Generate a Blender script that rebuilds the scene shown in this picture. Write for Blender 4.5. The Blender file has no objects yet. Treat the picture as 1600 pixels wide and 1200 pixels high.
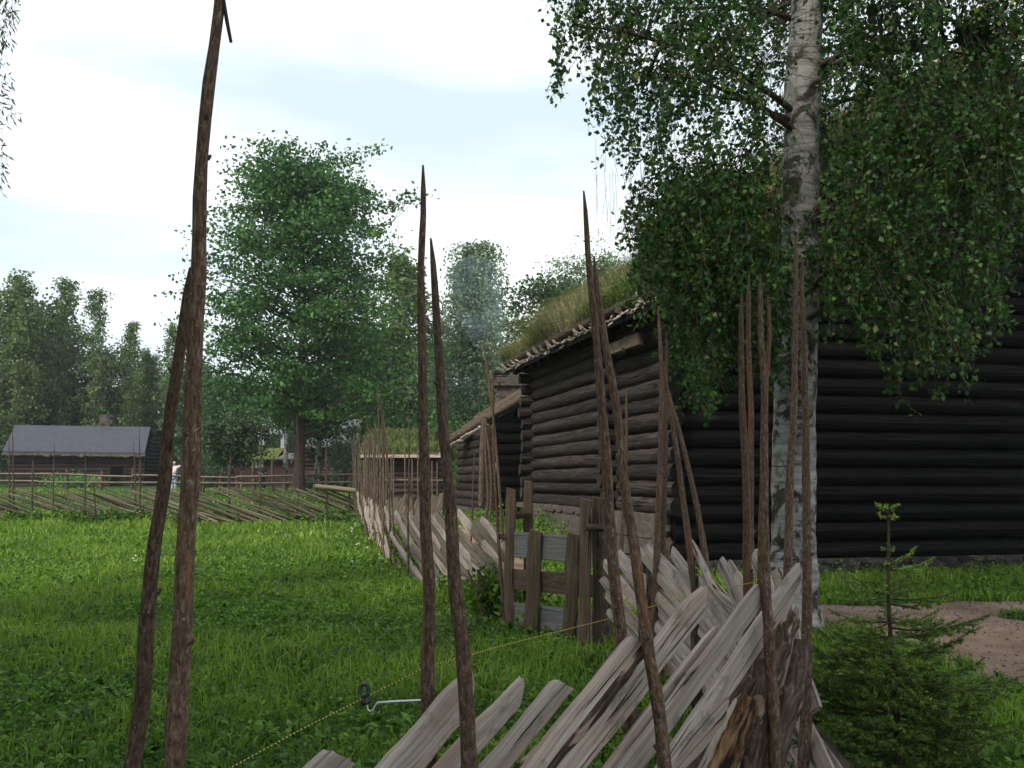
import bpy, math, random
import numpy as np
from mathutils import Vector, Matrix
R = math.radians
rng = np.random.default_rng(7)
random.seed(7)
SC = bpy.context.scene

# ------------------------------------------------------------------ camera, world, sun, exposure
F = 1560.0
PITCH = math.atan(150 / F)
CAM = np.array([0, 0, 1.6])
cd = bpy.data.cameras.new("camera"); cam = bpy.data.objects.new("camera", cd)
SC.collection.objects.link(cam); SC.camera = cam
cam.location = CAM; cam.rotation_euler = (R(90) + PITCH, 0, 0)
cd.sensor_width = 36; cd.lens = 36 * F / 1600; cd.clip_start = 0.05; cd.clip_end = 2000

SUN_EL, SUN_AZ = 42, 215          # azimuth clockwise from +Y: behind the camera, to its left
wd = bpy.data.worlds.new("World"); SC.world = wd; wd.use_nodes = True
wn = wd.node_tree.nodes; wl = wd.node_tree.links
bg = wn["Background"]; bg.inputs[1].default_value = 0.1
sky = wn.new("ShaderNodeTexSky"); sky.sky_type = 'NISHITA'; sky.sun_disc = False
sky.sun_elevation = R(SUN_EL); sky.sun_rotation = R(SUN_AZ); sky.air_density = 1.0; sky.dust_density = 1.0
tc = wn.new("ShaderNodeTexCoord"); mp = wn.new("ShaderNodeMapping")
mp.inputs["Scale"].default_value = (1.0, 1.0, 4.5); mp.inputs["Rotation"].default_value = (0, R(14), R(25))
nz = wn.new("ShaderNodeTexNoise"); nz.inputs["Scale"].default_value = 1.5; nz.inputs["Detail"].default_value = 4
nz.inputs["Roughness"].default_value = 0.5
rp = wn.new("ShaderNodeValToRGB"); rp.color_ramp.elements[0].position = 0.43; rp.color_ramp.elements[1].position = 0.64
rp.color_ramp.elements[0].color = (0.15, 0.15, 0.15, 1); rp.color_ramp.elements[1].color = (1, 1, 1, 1)
mx = wn.new("ShaderNodeMix"); mx.data_type = 'RGBA'
CLOUD = (11.2, 11.6, 11.9, 1)
mx.inputs[7].default_value = CLOUD
wl.new(tc.outputs["Generated"], mp.inputs[0]); wl.new(mp.outputs[0], nz.inputs[0]); wl.new(nz.outputs[0], rp.inputs[0])
wl.new(rp.outputs[0], mx.inputs[0]); mx0 = wn.new("ShaderNodeMix"); mx0.data_type = 'RGBA'; mx0.inputs[0].default_value = 0.75; mx0.inputs[7].default_value = (7.7, 9.4, 10.4, 1)
wl.new(sky.outputs[0], mx0.inputs[6]); wl.new(mx0.outputs[2], mx.inputs[6]); wl.new(mx.outputs[2], bg.inputs[0])
sd = bpy.data.lights.new("sun", 'SUN'); so = bpy.data.objects.new("sun", sd); SC.collection.objects.link(so)
sd.energy = 3.2; sd.angle = R(12); sd.color = (1, 0.95, 0.86)
a_ = R(SUN_AZ)
sdir = Vector((math.sin(a_) * math.cos(R(SUN_EL)), math.cos(a_) * math.cos(R(SUN_EL)), math.sin(R(SUN_EL))))
so.rotation_euler = sdir.to_track_quat('Z', 'Y').to_euler()
SC.view_settings.view_transform = 'Standard'; SC.view_settings.look = 'None'; SC.view_settings.gamma = 1
SC.view_settings.exposure = 0.2
SC.render.engine = 'CYCLES'
SC.cycles.use_denoising = True
SC.cycles.max_bounces = 6; SC.cycles.diffuse_bounces = 3; SC.cycles.transparent_max_bounces = 8
SC.cycles.volume_bounces = 0
SC.cycles.use_adaptive_sampling = True

# ------------------------------------------------------------------ helpers
def P(px, py, Y):
    "the world point that stands at depth Y on the photograph's ray through (px, py)"
    u, v = (px - 800) / F, (600 - py) / F
    d = np.array([u, math.cos(PITCH) - v * math.sin(PITCH), math.sin(PITCH) + v * math.cos(PITCH)])
    return CAM + d * (Y / d[1])

def sm(a, b, x):
    t = np.clip((np.asarray(x, float) - a) / (b - a), 0, 1)
    return t * t * (3 - 2 * t)

_G = rng.random((64, 64))
def vn(x, y):
    "smooth value noise 0..1"
    x = np.asarray(x, float); y = np.asarray(y, float)
    xi = np.floor(x).astype(int); yi = np.floor(y).astype(int); fx = x - xi; fy = y - yi
    fx = fx * fx * (3 - 2 * fx); fy = fy * fy * (3 - 2 * fy)
    g = lambda i, j: _G[i % 64, j % 64]
    return (g(xi, yi) * (1 - fx) + g(xi + 1, yi) * fx) * (1 - fy) + (g(xi, yi + 1) * (1 - fx) + g(xi + 1, yi + 1) * fx) * fy

def H(x, y):
    "height of the ground"
    x = np.asarray(x, float); y = np.asarray(y, float)
    z = 0.95 * sm(39, 57, y) + 0.2 * sm(60, 90, y) + 9 * sm(92, 160, y)
    z = z + 0.32 * sm(19, 26, y) * sm(-2.6, -0.6, x + 0.1 * (y - 26)) * (1 - sm(38, 45, y))
    z = z + 0.05 * (vn(x * 0.35, y * 0.35) - 0.5)
    return z

OFF = {}
class MB:
    def __init__(s): s.v = []; s.q = []; s.t = []; s.uv = []; s.r = []; s.m = []; s.tm = []; s.n = 0
    def add(s, v, q=None, uv=None, r=0.5, t=None, mi=0):
        v = np.asarray(v, float).reshape(-1, 3); n = len(v)
        s.v.append(v); s.uv.append(np.zeros((n, 2)) if uv is None else np.asarray(uv, float).reshape(-1, 2))
        s.r.append(np.full(n, r) if np.isscalar(r) else np.asarray(r, float))
        if q is not None and len(q):
            q = np.asarray(q, int) + s.n; s.q.append(q); s.m.append(np.full(len(q), mi))
        if t is not None and len(t):
            t = np.asarray(t, int) + s.n; s.t.append(t); s.tm.append(np.full(len(t), mi))
        s.n += n
    def build(s, name, mat, parent=None, smooth=True, loc=None):
        v = np.concatenate(s.v); uv = np.concatenate(s.uv); r = np.concatenate(s.r)
        q = np.concatenate(s.q) if s.q else np.zeros((0, 4), int)
        t = np.concatenate(s.t) if s.t else np.zeros((0, 3), int)
        if parent is not None: off = np.array(OFF.get(parent.name, (0, 0, 0)), float)
        else: off = np.array(loc if loc is not None else (0, 0, 0), float)
        me = bpy.data.meshes.new(name)
        me.vertices.add(len(v)); me.vertices.foreach_set("co", (v - off).astype(np.float32).ravel())
        nl = len(q) * 4 + len(t) * 3
        me.loops.add(nl); li = np.concatenate([q.ravel(), t.ravel()]).astype(np.int32)
        me.loops.foreach_set("vertex_index", li)
        me.polygons.add(len(q) + len(t))
        ls = np.concatenate([np.arange(len(q)) * 4, len(q) * 4 + np.arange(len(t)) * 3]).astype(np.int32)
        me.polygons.foreach_set("loop_start", ls)
        me.polygons.foreach_set("use_smooth", np.full(len(q) + len(t), smooth))
        mi = np.concatenate((s.m or [np.zeros(0, int)]) + (s.tm or [np.zeros(0, int)])).astype(np.int32)
        me.polygons.foreach_set("material_index", mi)
        ul = me.uv_layers.new(name="uv"); ul.data.foreach_set("uv", uv[li].astype(np.float32).ravel())
        at = me.attributes.new("rnd", 'FLOAT', 'POINT'); at.data.foreach_set("value", r.astype(np.float32))
        for m in (mat if isinstance(mat, (list, tuple)) else [mat]): me.materials.append(m)
        me.update(calc_edges=True)
        o = bpy.data.objects.new(name, me); SC.collection.objects.link(o)
        if parent is not None: o.parent = parent
        elif loc is not None: o.location = loc
        return o

def tag(o, label, cat, group=None):
    o["label"] = label; o["category"] = cat
    if group: o["group"] = group
    return o
def thing(name, label, cat, loc=(0, 0, 0), group=None):
    o = bpy.data.objects.new(name, None); SC.collection.objects.link(o); o.location = loc; OFF[o.name] = tuple(float(c) for c in loc)
    o.empty_display_size = 0.2
    return tag(o, label, cat, group)
def struct(o, kind="structure"): o["kind"] = kind; return o
def copy_thing(src, loc, label, rz=0, sc=(1, 1, 1), group=None):
    c = src.copy(); SC.collection.objects.link(c); c.location = loc; c.rotation_euler = (0, 0, rz); c.scale = sc
    c["label"] = label
    if group: c["group"] = group
    for ch in list(src.children):
        d = ch.copy(); SC.collection.objects.link(d); d.parent = c
    return c

def frames(p):
    t = np.gradient(p, axis=0); t /= np.linalg.norm(t, axis=1)[:, None] + 1e-9
    ref = np.array([0, 0, 1.0]) if abs(t[:, 2]).mean() < 0.8 else np.array([0, 1.0, 0.1])
    a = np.cross(t, ref); a /= np.linalg.norm(a, axis=1)[:, None] + 1e-9
    return t, a, np.cross(a, t)

def tube(mb, p, r, sides=8, r_=0.5, cap=True, rough=0.0, sq=1.0, mi=0, uo=None, cmi=None):
    "a tapering round pole through the points p; sq squashes it across"
    p = np.asarray(p, float); n = len(p); r = np.broadcast_to(np.asarray(r, float), (n,)).copy()
    t, a, b = frames(p)
    th = np.arange(sides + 1) / sides * 2 * math.pi
    L = np.concatenate([[0], np.cumsum(np.linalg.norm(np.diff(p, axis=0), axis=1))])
    rr = r[:, None] * np.ones(sides + 1)
    if rough:
        k = rng.normal(0, rough, (n, sides)); k = np.concatenate([k, k[:, :1]], 1); rr = rr * (1 + k)
    v = p[:, None, :] + rr[:, :, None] * (np.cos(th)[None, :, None] * a[:, None, :] * sq + np.sin(th)[None, :, None] * b[:, None, :])
    if uo is None: uo = rng.random(2) * 20
    uv = np.stack([np.broadcast_to(L[:, None], (n, sides + 1)) + uo[0], th[None, :] * r.mean() + np.zeros((n, 1)) + uo[1]], -1)
    i = np.arange(n - 1)[:, None] * (sides + 1) + np.arange(sides)[None, :]
    q = np.stack([i, i + 1, i + sides + 2, i + sides + 1], -1).reshape(-1, 4)
    mb.add(v.reshape(-1, 3), q, uv.reshape(-1, 2), r_, mi=mi)
    if cap:
        for e, s_ in ((0, 1), (n - 1, -1)):
            ring = v[e, :sides]; c = ring.mean(0)
            vv = np.vstack([ring, c]); k = np.arange(sides)
            tt = np.stack([(k + 1) % sides, k, np.full(sides, sides)], 1) if s_ == 1 else np.stack([k, (k + 1) % sides, np.full(sides, sides)], 1)
            uvc = np.stack([np.full(sides + 1, 500 + uo[0]), np.r_[np.arange(sides) * 0.01, 0.05]], 1)
            mb.add(vv, None, uvc, r_, t=tt, mi=mi if cmi is None else cmi)

def bow(a, b, n, amp, seed=None):
    "a wandering line from a to b"
    a = np.asarray(a, float); b = np.asarray(b, float); t = np.linspace(0, 1, n)[:, None]
    p = a + (b - a) * t; L = np.linalg.norm(b - a)
    for k in (1, 2, 3.3, 5.1):
        o = rng.normal(0, 1, 3) * amp * L / k ** 1.3; o[2] *= 0.4
        p = p + o * (np.sin(math.pi * k * t + (0 if k == 1 else rng.random() * 6)) - (0 if k == 1 else 0)) * (t * (1 - t) * 4) ** 0.5
    return p

def box(mb, c, ax, ay, az, r_=0.5, bev=0.0, mi=0):
    "a box from its centre and three half-axis vectors, its faces split so that smooth shading stays off the edges"
    c, ax, ay, az = (np.asarray(k, float) for k in (c, ax, ay, az))
    if np.dot(np.cross(ax, ay), az) < 0: az = -az
    L = [np.linalg.norm(k) for k in (ax, ay, az)]
    for n, u, w, lu, lw in ((ax, ay, az, L[1], L[2]), (-ax, az, ay, L[2], L[1]), (ay, az, ax, L[2], L[0]), (-ay, ax, az, L[0], L[2]), (az, ax, ay, L[0], L[1]), (-az, ay, ax, L[1], L[0])):
        v = [c + n - u - w, c + n + u - w, c + n + u + w, c + n - u + w]
        if lu > lw: uv = [(0, 0), (2 * lu, 0), (2 * lu, 2 * lw), (0, 2 * lw)]
        else: uv = [(0, 0), (0, 2 * lu), (2 * lw, 2 * lu), (2 * lw, 0)]
        mb.add(v, [[0, 1, 2, 3]], np.array(uv) + rng.random(2) * 5, r_, mi=mi)

def split_plank(mb, a, b, w, th, up, seed=0, bark=0.0, r_=None, n=26, bend=0.006, ragged=0.5):
    "a rail riven from a log: wedge section, wandering edges, ragged ends; up = rough direction of its width"
    p = bow(a, b, n, bend); t, _, _ = frames(p)
    up = np.asarray(up, float); nrm = np.cross(t, up); nrm /= np.linalg.norm(nrm, axis=1)[:, None]; wd_ = np.cross(nrm, t)
    s = np.linspace(0, 1, n)
    def wob(a_, f_):
        ph = rng.random(3) * 6; return sum(a_ / (k + 1) * np.sin(f_ * (k + 1) * s * 2 * math.pi + ph[k]) for k in range(3))
    top = w / 2 * (1 + wob(0.10, 1.3) + rng.normal(0, 0.022, n)); bot = w / 2 * (1 + wob(0.10, 1.7) + rng.normal(0, 0.022, n))
    top[-1] *= rng.uniform(0.7, 1.0); bot[-1] *= rng.uniform(0.85, 1.0)
    tw = wob(0.10, 0.8)
    f = th / 2
    prof = [(1.0, -0.45), (1.0, 0.6), (0.9, 0.9), (0.35, 1.12), (-0.35, 0.95), (-0.9, 0.75), (-1.0, 0.45), (-1.0, -0.6), (-0.5, -0.95), (0.3, -1.0)]
    m = len(prof); V = np.zeros((n, m + 1, 3)); UV = np.zeros((n, m + 1, 2)); L = np.linalg.norm(p[-1] - p[0])
    jag = rng.normal(0, 0.012 * ragged, m)
    acc = 0; prev = None; uo = rng.random(2) * 30
    for j in range(m + 1):
        cu, cv = prof[j % m]
        e = top if cu > 0 else bot
        rk = f * (1 + (0.10 * np.sin(s * 9 + j) + rng.normal(0, 0.05, n)))
        off = cu * e[:, None] * wd_ + (cv * rk + tw * f * cu)[:, None] * nrm
        V[:, j] = p + off
        if j % m != j: V[:, j] = V[:, 0]
        V[-1, j] += t[-1] * (jag[j % m] + (0.5 * w * cu * ragged * (1 if seed % 3 else -1)))
        if prev is not None: acc += math.hypot((cu - prev[0]) * w / 2, (cv - prev[1]) * f)
        prev = (cu, cv)
        UV[:, j, 0] = s * L + uo[0]; UV[:, j, 1] = acc + uo[1]
    V[:, m] = V[:, 0]
    i = np.arange(n - 1)[:, None] * (m + 1) + np.arange(m)[None, :]
    q = np.stack([i, i + m + 1, i + m + 2, i + 1], -1).reshape(-1, 4)
    r_ = rng.random() if r_ is None else r_
    mb.add(V.reshape(-1, 3), q, UV.reshape(-1, 2), r_)
    for e, s_ in ((0, 1), (n - 1, -1)):
        ring = V[e, :m]; c = ring.mean(0); k = np.arange(m)
        tt = np.stack([k, (k + 1) % m, np.full(m, m)], 1)
        if s_ == -1: tt = tt[:, ::-1]
        mb.add(np.vstack([ring, c]), None, np.stack([np.full(m + 1, 700.), np.r_[np.arange(m) * 0.01, 0.05]], 1), r_, t=tt)

def quads(mb, c, d, s, w, r_=None, fold=0.25, spread=1.0):
    "leaf-shaped quads: c base points, d leaf directions, s lengths, w half widths"
    n = len(c); s = np.broadcast_to(s, (n,))[:, None]; w = np.broadcast_to(w, (n,))[:, None]
    d = d / (np.linalg.norm(d, axis=1)[:, None] + 1e-9)
    k = rng.normal(0, 1, (n, 3)); a = np.cross(d, k); a /= np.linalg.norm(a, axis=1)[:, None] + 1e-9
    nn = np.cross(d, a)
    v = np.stack([c, c + d * s * 0.42 + a * w + nn * w * fold, c + d * s, c + d * s * 0.42 - a * w + nn * w * fold], 1)
    q = np.arange(n * 4).reshape(n, 4)
    if r_ is None: r_ = rng.random(n)
    uv = np.tile(np.array([[0, .5], [.4, 1], [1, .5], [.4, 0]]), (n, 1))
    mb.add(v.reshape(-1, 3), q, uv, np.repeat(r_, 4))

def blades(mb, x, y, z, h, w, lean=0.35, r_=None, az=None, droop=0.5):
    n = len(x); az = rng.random(n) * 2 * math.pi if az is None else az
    h = np.broadcast_to(h, (n,)); w = np.broadcast_to(w, (n,))
    dx, dy = np.cos(az), np.sin(az); l = rng.random(n) * lean + 0.05
    b = np.stack([x, y, z], 1); side = np.stack([-dy, dx, np.zeros(n)], 1)
    # the blade's face is turned at random
    fa = rng.random(n) * math.pi; side = np.stack([np.cos(fa), np.sin(fa), np.zeros(n)], 1)
    out = np.stack([dx, dy, np.zeros(n)], 1)
    p1 = b + out * (l * h * 0.35)[:, None]; p1[:, 2] += h * 0.55
    p2 = b + out * (l * h * (0.9 + droop))[:, None]; p2[:, 2] += h * (1 - droop * l)
    sw = side * w[:, None] / 2
    v = np.stack([b - sw * .8, b + sw * .8, p1 - sw, p1 + sw, p2 - sw * .12, p2 + sw * .12], 1)
    k = np.arange(n)[:, None] * 6
    q = np.concatenate([k + np.array([0, 1, 3, 2]), k + np.array([2, 3, 5, 4])])
    if r_ is None: r_ = rng.random(n)
    uv = np.tile(np.array([[0, 0], [0, 1], [.55, 0], [.55, 1], [1, 0], [1, 1]]), (n, 1))
    mb.add(v.reshape(-1, 3), q, uv, np.repeat(r_, 6))

# ------------------------------------------------------------------ materials
def srgb(r, g, b):
    f = lambda c: (c / 255 / 12.92) if c / 255 <= 0.04045 else ((c / 255 + 0.055) / 1.055) ** 2.4
    return (f(r), f(g), f(b), 1)
class NM:
    def __init__(s, name, rough=0.8, spec=0.3):
        s.m = bpy.data.materials.new(name); s.m.use_nodes = True; s.nt = s.m.node_tree
        s.b = s.nt.nodes["Principled BSDF"]; s.b.inputs["Roughness"].default_value = rough
        s.b.inputs["Specular IOR Level"].default_value = spec
        s.out = s.nt.nodes["Material Output"]
    def n(s, t): return s.nt.nodes.new(t)
    def l(s, a, b): s.nt.links.new(a, b)
    def coord(s, kind="uv", scale=(1, 1, 1), perobj=True):
        mp_ = s.n("ShaderNodeMapping"); mp_.inputs["Scale"].default_value = scale
        if kind == "uv": src = s.n("ShaderNodeUVMap").outputs[0]
        elif kind == "world": src = s.n("ShaderNodeNewGeometry").outputs["Position"]
        else: src = s.n("ShaderNodeTexCoord").outputs["Object"]
        if perobj and kind != "world":
            oi = s.n("ShaderNodeObjectInfo"); va = s.n("ShaderNodeVectorMath"); va.operation = 'SCALE'
            cx = s.n("ShaderNodeCombineXYZ"); 
            for i in range(3): s.l(oi.outputs["Random"], cx.inputs[i])
            s.l(cx.outputs[0], va.inputs[0]); va.inputs[3].default_value = 37.0
            ad = s.n("ShaderNodeVectorMath"); s.l(src, ad.inputs[0]); s.l(va.outputs[0], ad.inputs[1]); src = ad.outputs[0]
        s.l(src, mp_.inputs[0]); return mp_.outputs[0]
    def noise(s, vec, scale=1, detail=4, rough=0.55, dist=0.0):
        k = s.n("ShaderNodeTexNoise"); k.inputs["Scale"].default_value = scale; k.inputs["Detail"].default_value = detail
        k.inputs["Roughness"].default_value = rough; k.inputs["Distortion"].default_value = dist
        if vec is not None: s.l(vec, k.inputs[0])
        return k.outputs[0]
    def ramp(s, fac, stops):
        k = s.n("ShaderNodeValToRGB"); e = k.color_ramp.elements
        while len(e) < len(stops): e.new(0.5)
        for i, (p_, c) in enumerate(stops):
            e[i].position = p_; e[i].color = c if len(c) == 4 else (*c, 1)
        s.l(fac, k.inputs[0]); return k.outputs[0]
    def mix(s, fac, a, b, mode='MIX'):
        k = s.n("ShaderNodeMix"); k.data_type = 'RGBA'; k.blend_type = mode
        for sock, v in ((k.inputs[0], fac), (k.inputs[6], a), (k.inputs[7], b)):
            if hasattr(v, "is_linked") or hasattr(v, "links"): s.l(v, sock)
            else: sock.default_value = v
        return k.outputs[2]
    def attr(s, name="rnd"):
        k = s.n("ShaderNodeAttribute"); k.attribute_name = name; return k.outputs["Fac"]
    def bump(s, hgt, strength=0.5, dist=0.01, prev=None):
        k = s.n("ShaderNodeBump"); k.inputs["Strength"].default_value = strength; k.inputs["Distance"].default_value = dist
        s.l(hgt, k.inputs["Height"])
        if prev is not None: s.l(prev, k.inputs["Normal"])
        return k.outputs[0]
    def done(s, col, nrm=None):
        if hasattr(col, "links"): s.l(col, s.b.inputs["Base Color"])
        else: s.b.inputs["Base Color"].default_value = col
        if nrm is not None: s.l(nrm, s.b.inputs["Normal"])
        return s.m
W1 = (1, 1, 1, 1); K0 = (0, 0, 0, 1)

def wood_mat(name, dark, mid, light, crack=0.35, grain=(3, 90, 1), stain=None, bumpd=0.004, rough=0.85, moss=None, warm=None):
    m = NM(name, rough, 0.1 if 'tarred' in name else 0.2)
    v = m.coord("uv", grain); g = m.noise(v, 1.0, 5, 0.6, 0.4)
    v2 = m.coord("uv", (1.2, 14, 1)); g2 = m.noise(v2, 1.0, 4, 0.6, 0.8)
    base = m.ramp(g, [(0.28, dark), (0.47, mid), (0.72, light)])
    big = m.ramp(g2, [(0.3, dark), (0.55, mid), (0.75, light)])
    c = m.mix(0.5, base, big)
    if warm:
        v5 = m.coord("uv", (0.9, 5, 1)); wn_ = m.noise(v5, 1.0, 3, 0.6, 0.5)
        c = m.mix(m.ramp(wn_, [(0.5, K0), (0.68, (0.7, 0.7, 0.7, 1))]), c, warm)
    var = m.ramp(m.attr(), [(0.0, (0.62, 0.62, 0.62, 1)), (1.0, (1.15, 1.12, 1.1, 1))])
    c = m.mix(1.0, c, var, 'MULTIPLY')
    v3 = m.coord("uv", (1.0, 45, 1)); ck = m.noise(v3, 1.0, 3, 0.5, 1.2)
    ckm = m.ramp(ck, [(crack - 0.05, W1), (crack, K0)])
    c = m.mix(ckm, c, tuple(k * 0.25 for k in dark[:3]) + (1,))
    if moss:
        v4 = m.coord("uv", (5, 9, 1)); ms = m.noise(v4, 1.0, 5, 0.7)
        c = m.mix(m.ramp(ms, [(0.56, K0), (0.66, (0.7, 0.7, 0.7, 1))]), c, moss)
    n1 = m.bump(g, 0.6, bumpd); n2 = m.bump(m.ramp(ck, [(crack - 0.06, K0), (crack + 0.03, W1)]), 0.7, bumpd * 1.6, n1)
    return m.done(c, n2)

M = {}
M['plank'] = wood_mat("weathered_plank", srgb(92, 80, 73), srgb(164, 150, 141), srgb(208, 197, 188), 0.38, grain=(2.0, 150, 1), moss=srgb(96, 92, 82), warm=srgb(150, 122, 104))
M['plank_far'] = wood_mat("old_rail", srgb(60, 55, 48), srgb(110, 98, 84), srgb(150, 136, 118), 0.36, moss=srgb(88, 92, 62))
M['gate_grey'] = wood_mat("silver_board", srgb(74, 74, 74), srgb(106, 106, 106), srgb(140, 140, 139), 0.26, grain=(3, 60, 1))
M['gate_brown'] = wood_mat("peeled_post", srgb(50, 42, 35), srgb(88, 74, 60), srgb(120, 105, 88), 0.36, grain=(3, 50, 1), moss=srgb(98, 92, 60))
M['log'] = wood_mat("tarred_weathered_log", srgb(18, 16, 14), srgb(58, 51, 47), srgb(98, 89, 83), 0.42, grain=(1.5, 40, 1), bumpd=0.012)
M['log_dark'] = wood_mat("black_tarred_log", srgb(4, 3, 3), srgb(11, 9, 8), srgb(32, 27, 24), 0.43, grain=(1.0, 30, 1), bumpd=0.02, rough=0.6)  # near-black tar tone with the walls' shade put into the colour
M['shed_log'] = wood_mat("brown_shed_log", srgb(18, 14, 13), srgb(48, 36, 31), srgb(84, 64, 54), 0.34, grain=(0.5, 12, 1), bumpd=0.02)

m = NM("red_stake_bark", 0.9, 0.15)
v = m.coord("uv", (34, 100, 1)); g = m.noise(v, 1.0, 6, 0.75, 0.5)
c = m.ramp(g, [(0.3, srgb(44, 34, 29)), (0.5, srgb(98, 78, 66)), (0.7, srgb(152, 132, 116))])
v2 = m.coord("uv", (1.1, 16, 1)); pz = m.noise(v2, 1.0, 3, 0.5, 0.6)
pm = m.ramp(pz, [(0.63, K0), (0.66, (0.8, 0.8, 0.8, 1))])
v3 = m.coord("uv", (4, 90, 1)); gr = m.ramp(m.noise(v3, 1, 3), [(0.35, srgb(108, 68, 46)), (0.65, srgb(150, 108, 80))])
c = m.mix(pm, c, gr)
vs = m.coord("uv", (75, 75, 1)); sp = m.noise(vs, 1, 2); c = m.mix(m.ramp(sp, [(0.68, K0), (0.72, (0.6, 0.6, 0.6, 1))]), c, srgb(170, 155, 150))
M['stake'] = m.done(m.mix(1.0, c, m.ramp(m.attr(), [(0, (0.65, 0.65, 0.65, 1)), (1, (1.15, 1.1, 1.05, 1))]), 'MULTIPLY'),
                    m.bump(g, 1.0, 0.006))
m = NM("old_stake_bark", 0.9, 0.15)
v = m.coord("uv", (10, 50, 1)); g = m.noise(v, 1.0, 5, 0.65)
c = m.ramp(g, [(0.3, srgb(36, 30, 26)), (0.5, srgb(80, 68, 58)), (0.75, srgb(128, 116, 102))])
M['stake_old'] = m.done(m.mix(1.0, c, m.ramp(m.attr(), [(0, (0.6, 0.6, 0.6, 1)), (1, (1.4, 1.35, 1.3, 1))]), 'MULTIPLY'), m.bump(g, 0.7, 0.004))

m = NM("rough_brown_bark", 0.95, 0.1)
v = m.coord("uv", (9, 30, 1)); g = m.noise(v, 1.0, 6, 0.7, 0.8)
c = m.ramp(g, [(0.3, srgb(32, 26, 23)), (0.5, srgb(78, 64, 56)), (0.68, srgb(124, 104, 92))])
v2 = m.coord("uv", (3, 7, 1)); pz = m.noise(v2, 1.0, 4, 0.6); c = m.mix(m.ramp(pz, [(0.56, K0), (0.6, W1)]), c, srgb(176, 150, 132))
M['bark'] = m.done(c, m.bump(g, 1.0, 0.012))

m = NM("orange_rotten_wood", 0.9, 0.1)
v = m.coord("uv", (6, 30, 1)); g = m.noise(v, 1.0, 6, 0.7, 0.5)
M['orange'] = m.done(m.ramp(g, [(0.40, srgb(34, 26, 22)), (0.52, srgb(104, 78, 56)), (0.7, srgb(160, 126, 90))]), m.bump(g, 1.0, 0.01))

m = NM("birch_bark", 0.75, 0.25)
v = m.coord("uv", (16, 3.5, 1)); g = m.noise(v, 1.0, 5, 0.6, 0.3)
c = m.ramp(g, [(0.25, srgb(88, 84, 80)), (0.5, srgb(142, 139, 135)), (0.7, srgb(174, 171, 167))])
v2 = m.coord("uv", (30, 3.0, 1)); ln = m.noise(v2, 1.0, 4, 0.6, 0.2)
c = m.mix(m.ramp(ln, [(0.60, K0), (0.66, (0.85, 0.85, 0.85, 1))]), c, srgb(62, 56, 52))
v3 = m.coord("uv", (3.2, 3.2, 1)); bl = m.noise(v3, 1.0, 6, 0.7, 0.6)
c = m.mix(m.ramp(bl, [(0.50, K0), (0.56, W1)]), c, m.ramp(g, [(0.3, srgb(22, 20, 18)), (0.7, srgb(70, 62, 52))]))
v4 = m.coord("uv", (5, 6, 1)); ms = m.noise(v4, 1.0, 5, 0.75)
c = m.mix(m.ramp(ms, [(0.56, K0), (0.64, (0.75, 0.75, 0.75, 1))]), c, srgb(84, 84, 58))
M['birch'] = m.done(c, m.bump(bl, 0.8, 0.015, m.bump(g, 0.5, 0.005)))

def leaf_mat(name, stops, trans=0.3, rough=0.5, spec=0.35, hue_noise=True):
    m = NM(name, rough, spec)
    c = m.ramp(m.attr(), stops)
    if hue_noise:
        nv = m.noise(m.coord("world", (0.8, 0.8, 0.8)), 1.0, 3)
        c = m.mix(1.0, c, m.ramp(nv, [(0.3, (0.72, 0.74, 0.75, 1)), (0.7, (1.25, 1.22, 1.1, 1))]), 'MULTIPLY')
    m.l(c, m.b.inputs["Base Color"])
    tr = m.n("ShaderNodeBsdfTranslucent"); m.l(m.mix(1.0, c, (1.3, 1.5, 0.7, 1), 'MULTIPLY'), tr.inputs[0])
    ms = m.n("ShaderNodeMixShader"); ms.inputs[0].default_value = trans
    m.l(m.b.outputs[0], ms.inputs[1]); m.l(tr.outputs[0], ms.inputs[2]); m.l(ms.outputs[0], m.out.inputs[0])
    return m.m
def L3(a, b, c, d=None):
    s_ = [(0.0, srgb(*a)), (0.5, srgb(*b)), (1.0, srgb(*c))]
    return s_
M['leaf_birch'] = leaf_mat("birch_leaf", [(0.0, srgb(26, 46, 22)), (0.5, srgb(46, 78, 32)), (0.85, srgb(84, 120, 50)), (1.0, srgb(136, 140, 60))], 0.38)
M['leaf_maple'] = leaf_mat("maple_leaf", L3((44, 72, 42), (62, 98, 50), (98, 140, 66)))
M['leaf_wood'] = leaf_mat("wood_leaf", L3((62, 80, 48), (92, 114, 66), (128, 148, 86)), 0.3)
M['leaf_dark'] = leaf_mat("dark_leaf", L3((38, 56, 36), (56, 80, 48), (84, 112, 62)), 0.25)
M['leaf_grey'] = leaf_mat("grey_green_leaf", L3((86, 104, 86), (112, 132, 106), (142, 160, 132)), 0.25)
M['leaf_bright'] = leaf_mat("bright_leaf", L3((56, 92, 40), (82, 126, 50), (116, 160, 66)), 0.3)
M['grass'] = leaf_mat("meadow_grass", [(0.0, srgb(62, 88, 28)), (0.5, srgb(102, 130, 44)), (0.93, srgb(150, 168, 74)), (1.0, srgb(168, 160, 104))], 0.38, 0.5, 0.3)
M['herb'] = leaf_mat("meadow_herb", L3((50, 78, 26), (78, 112, 34), (120, 150, 62)), 0.35, 0.6, 0.3)
M['sodgrass'] = leaf_mat("roof_grass", [(0.0, srgb(66, 92, 46)), (0.35, srgb(106, 118, 72)), (0.65, srgb(142, 138, 106)), (1.0, srgb(176, 164, 140))], 0.12, 0.8, 0.05)
M['spruce'] = leaf_mat("spruce_needle", L3((62, 84, 38), (100, 128, 56), (156, 180, 82)), 0.15, 0.5, 0.3)

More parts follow.
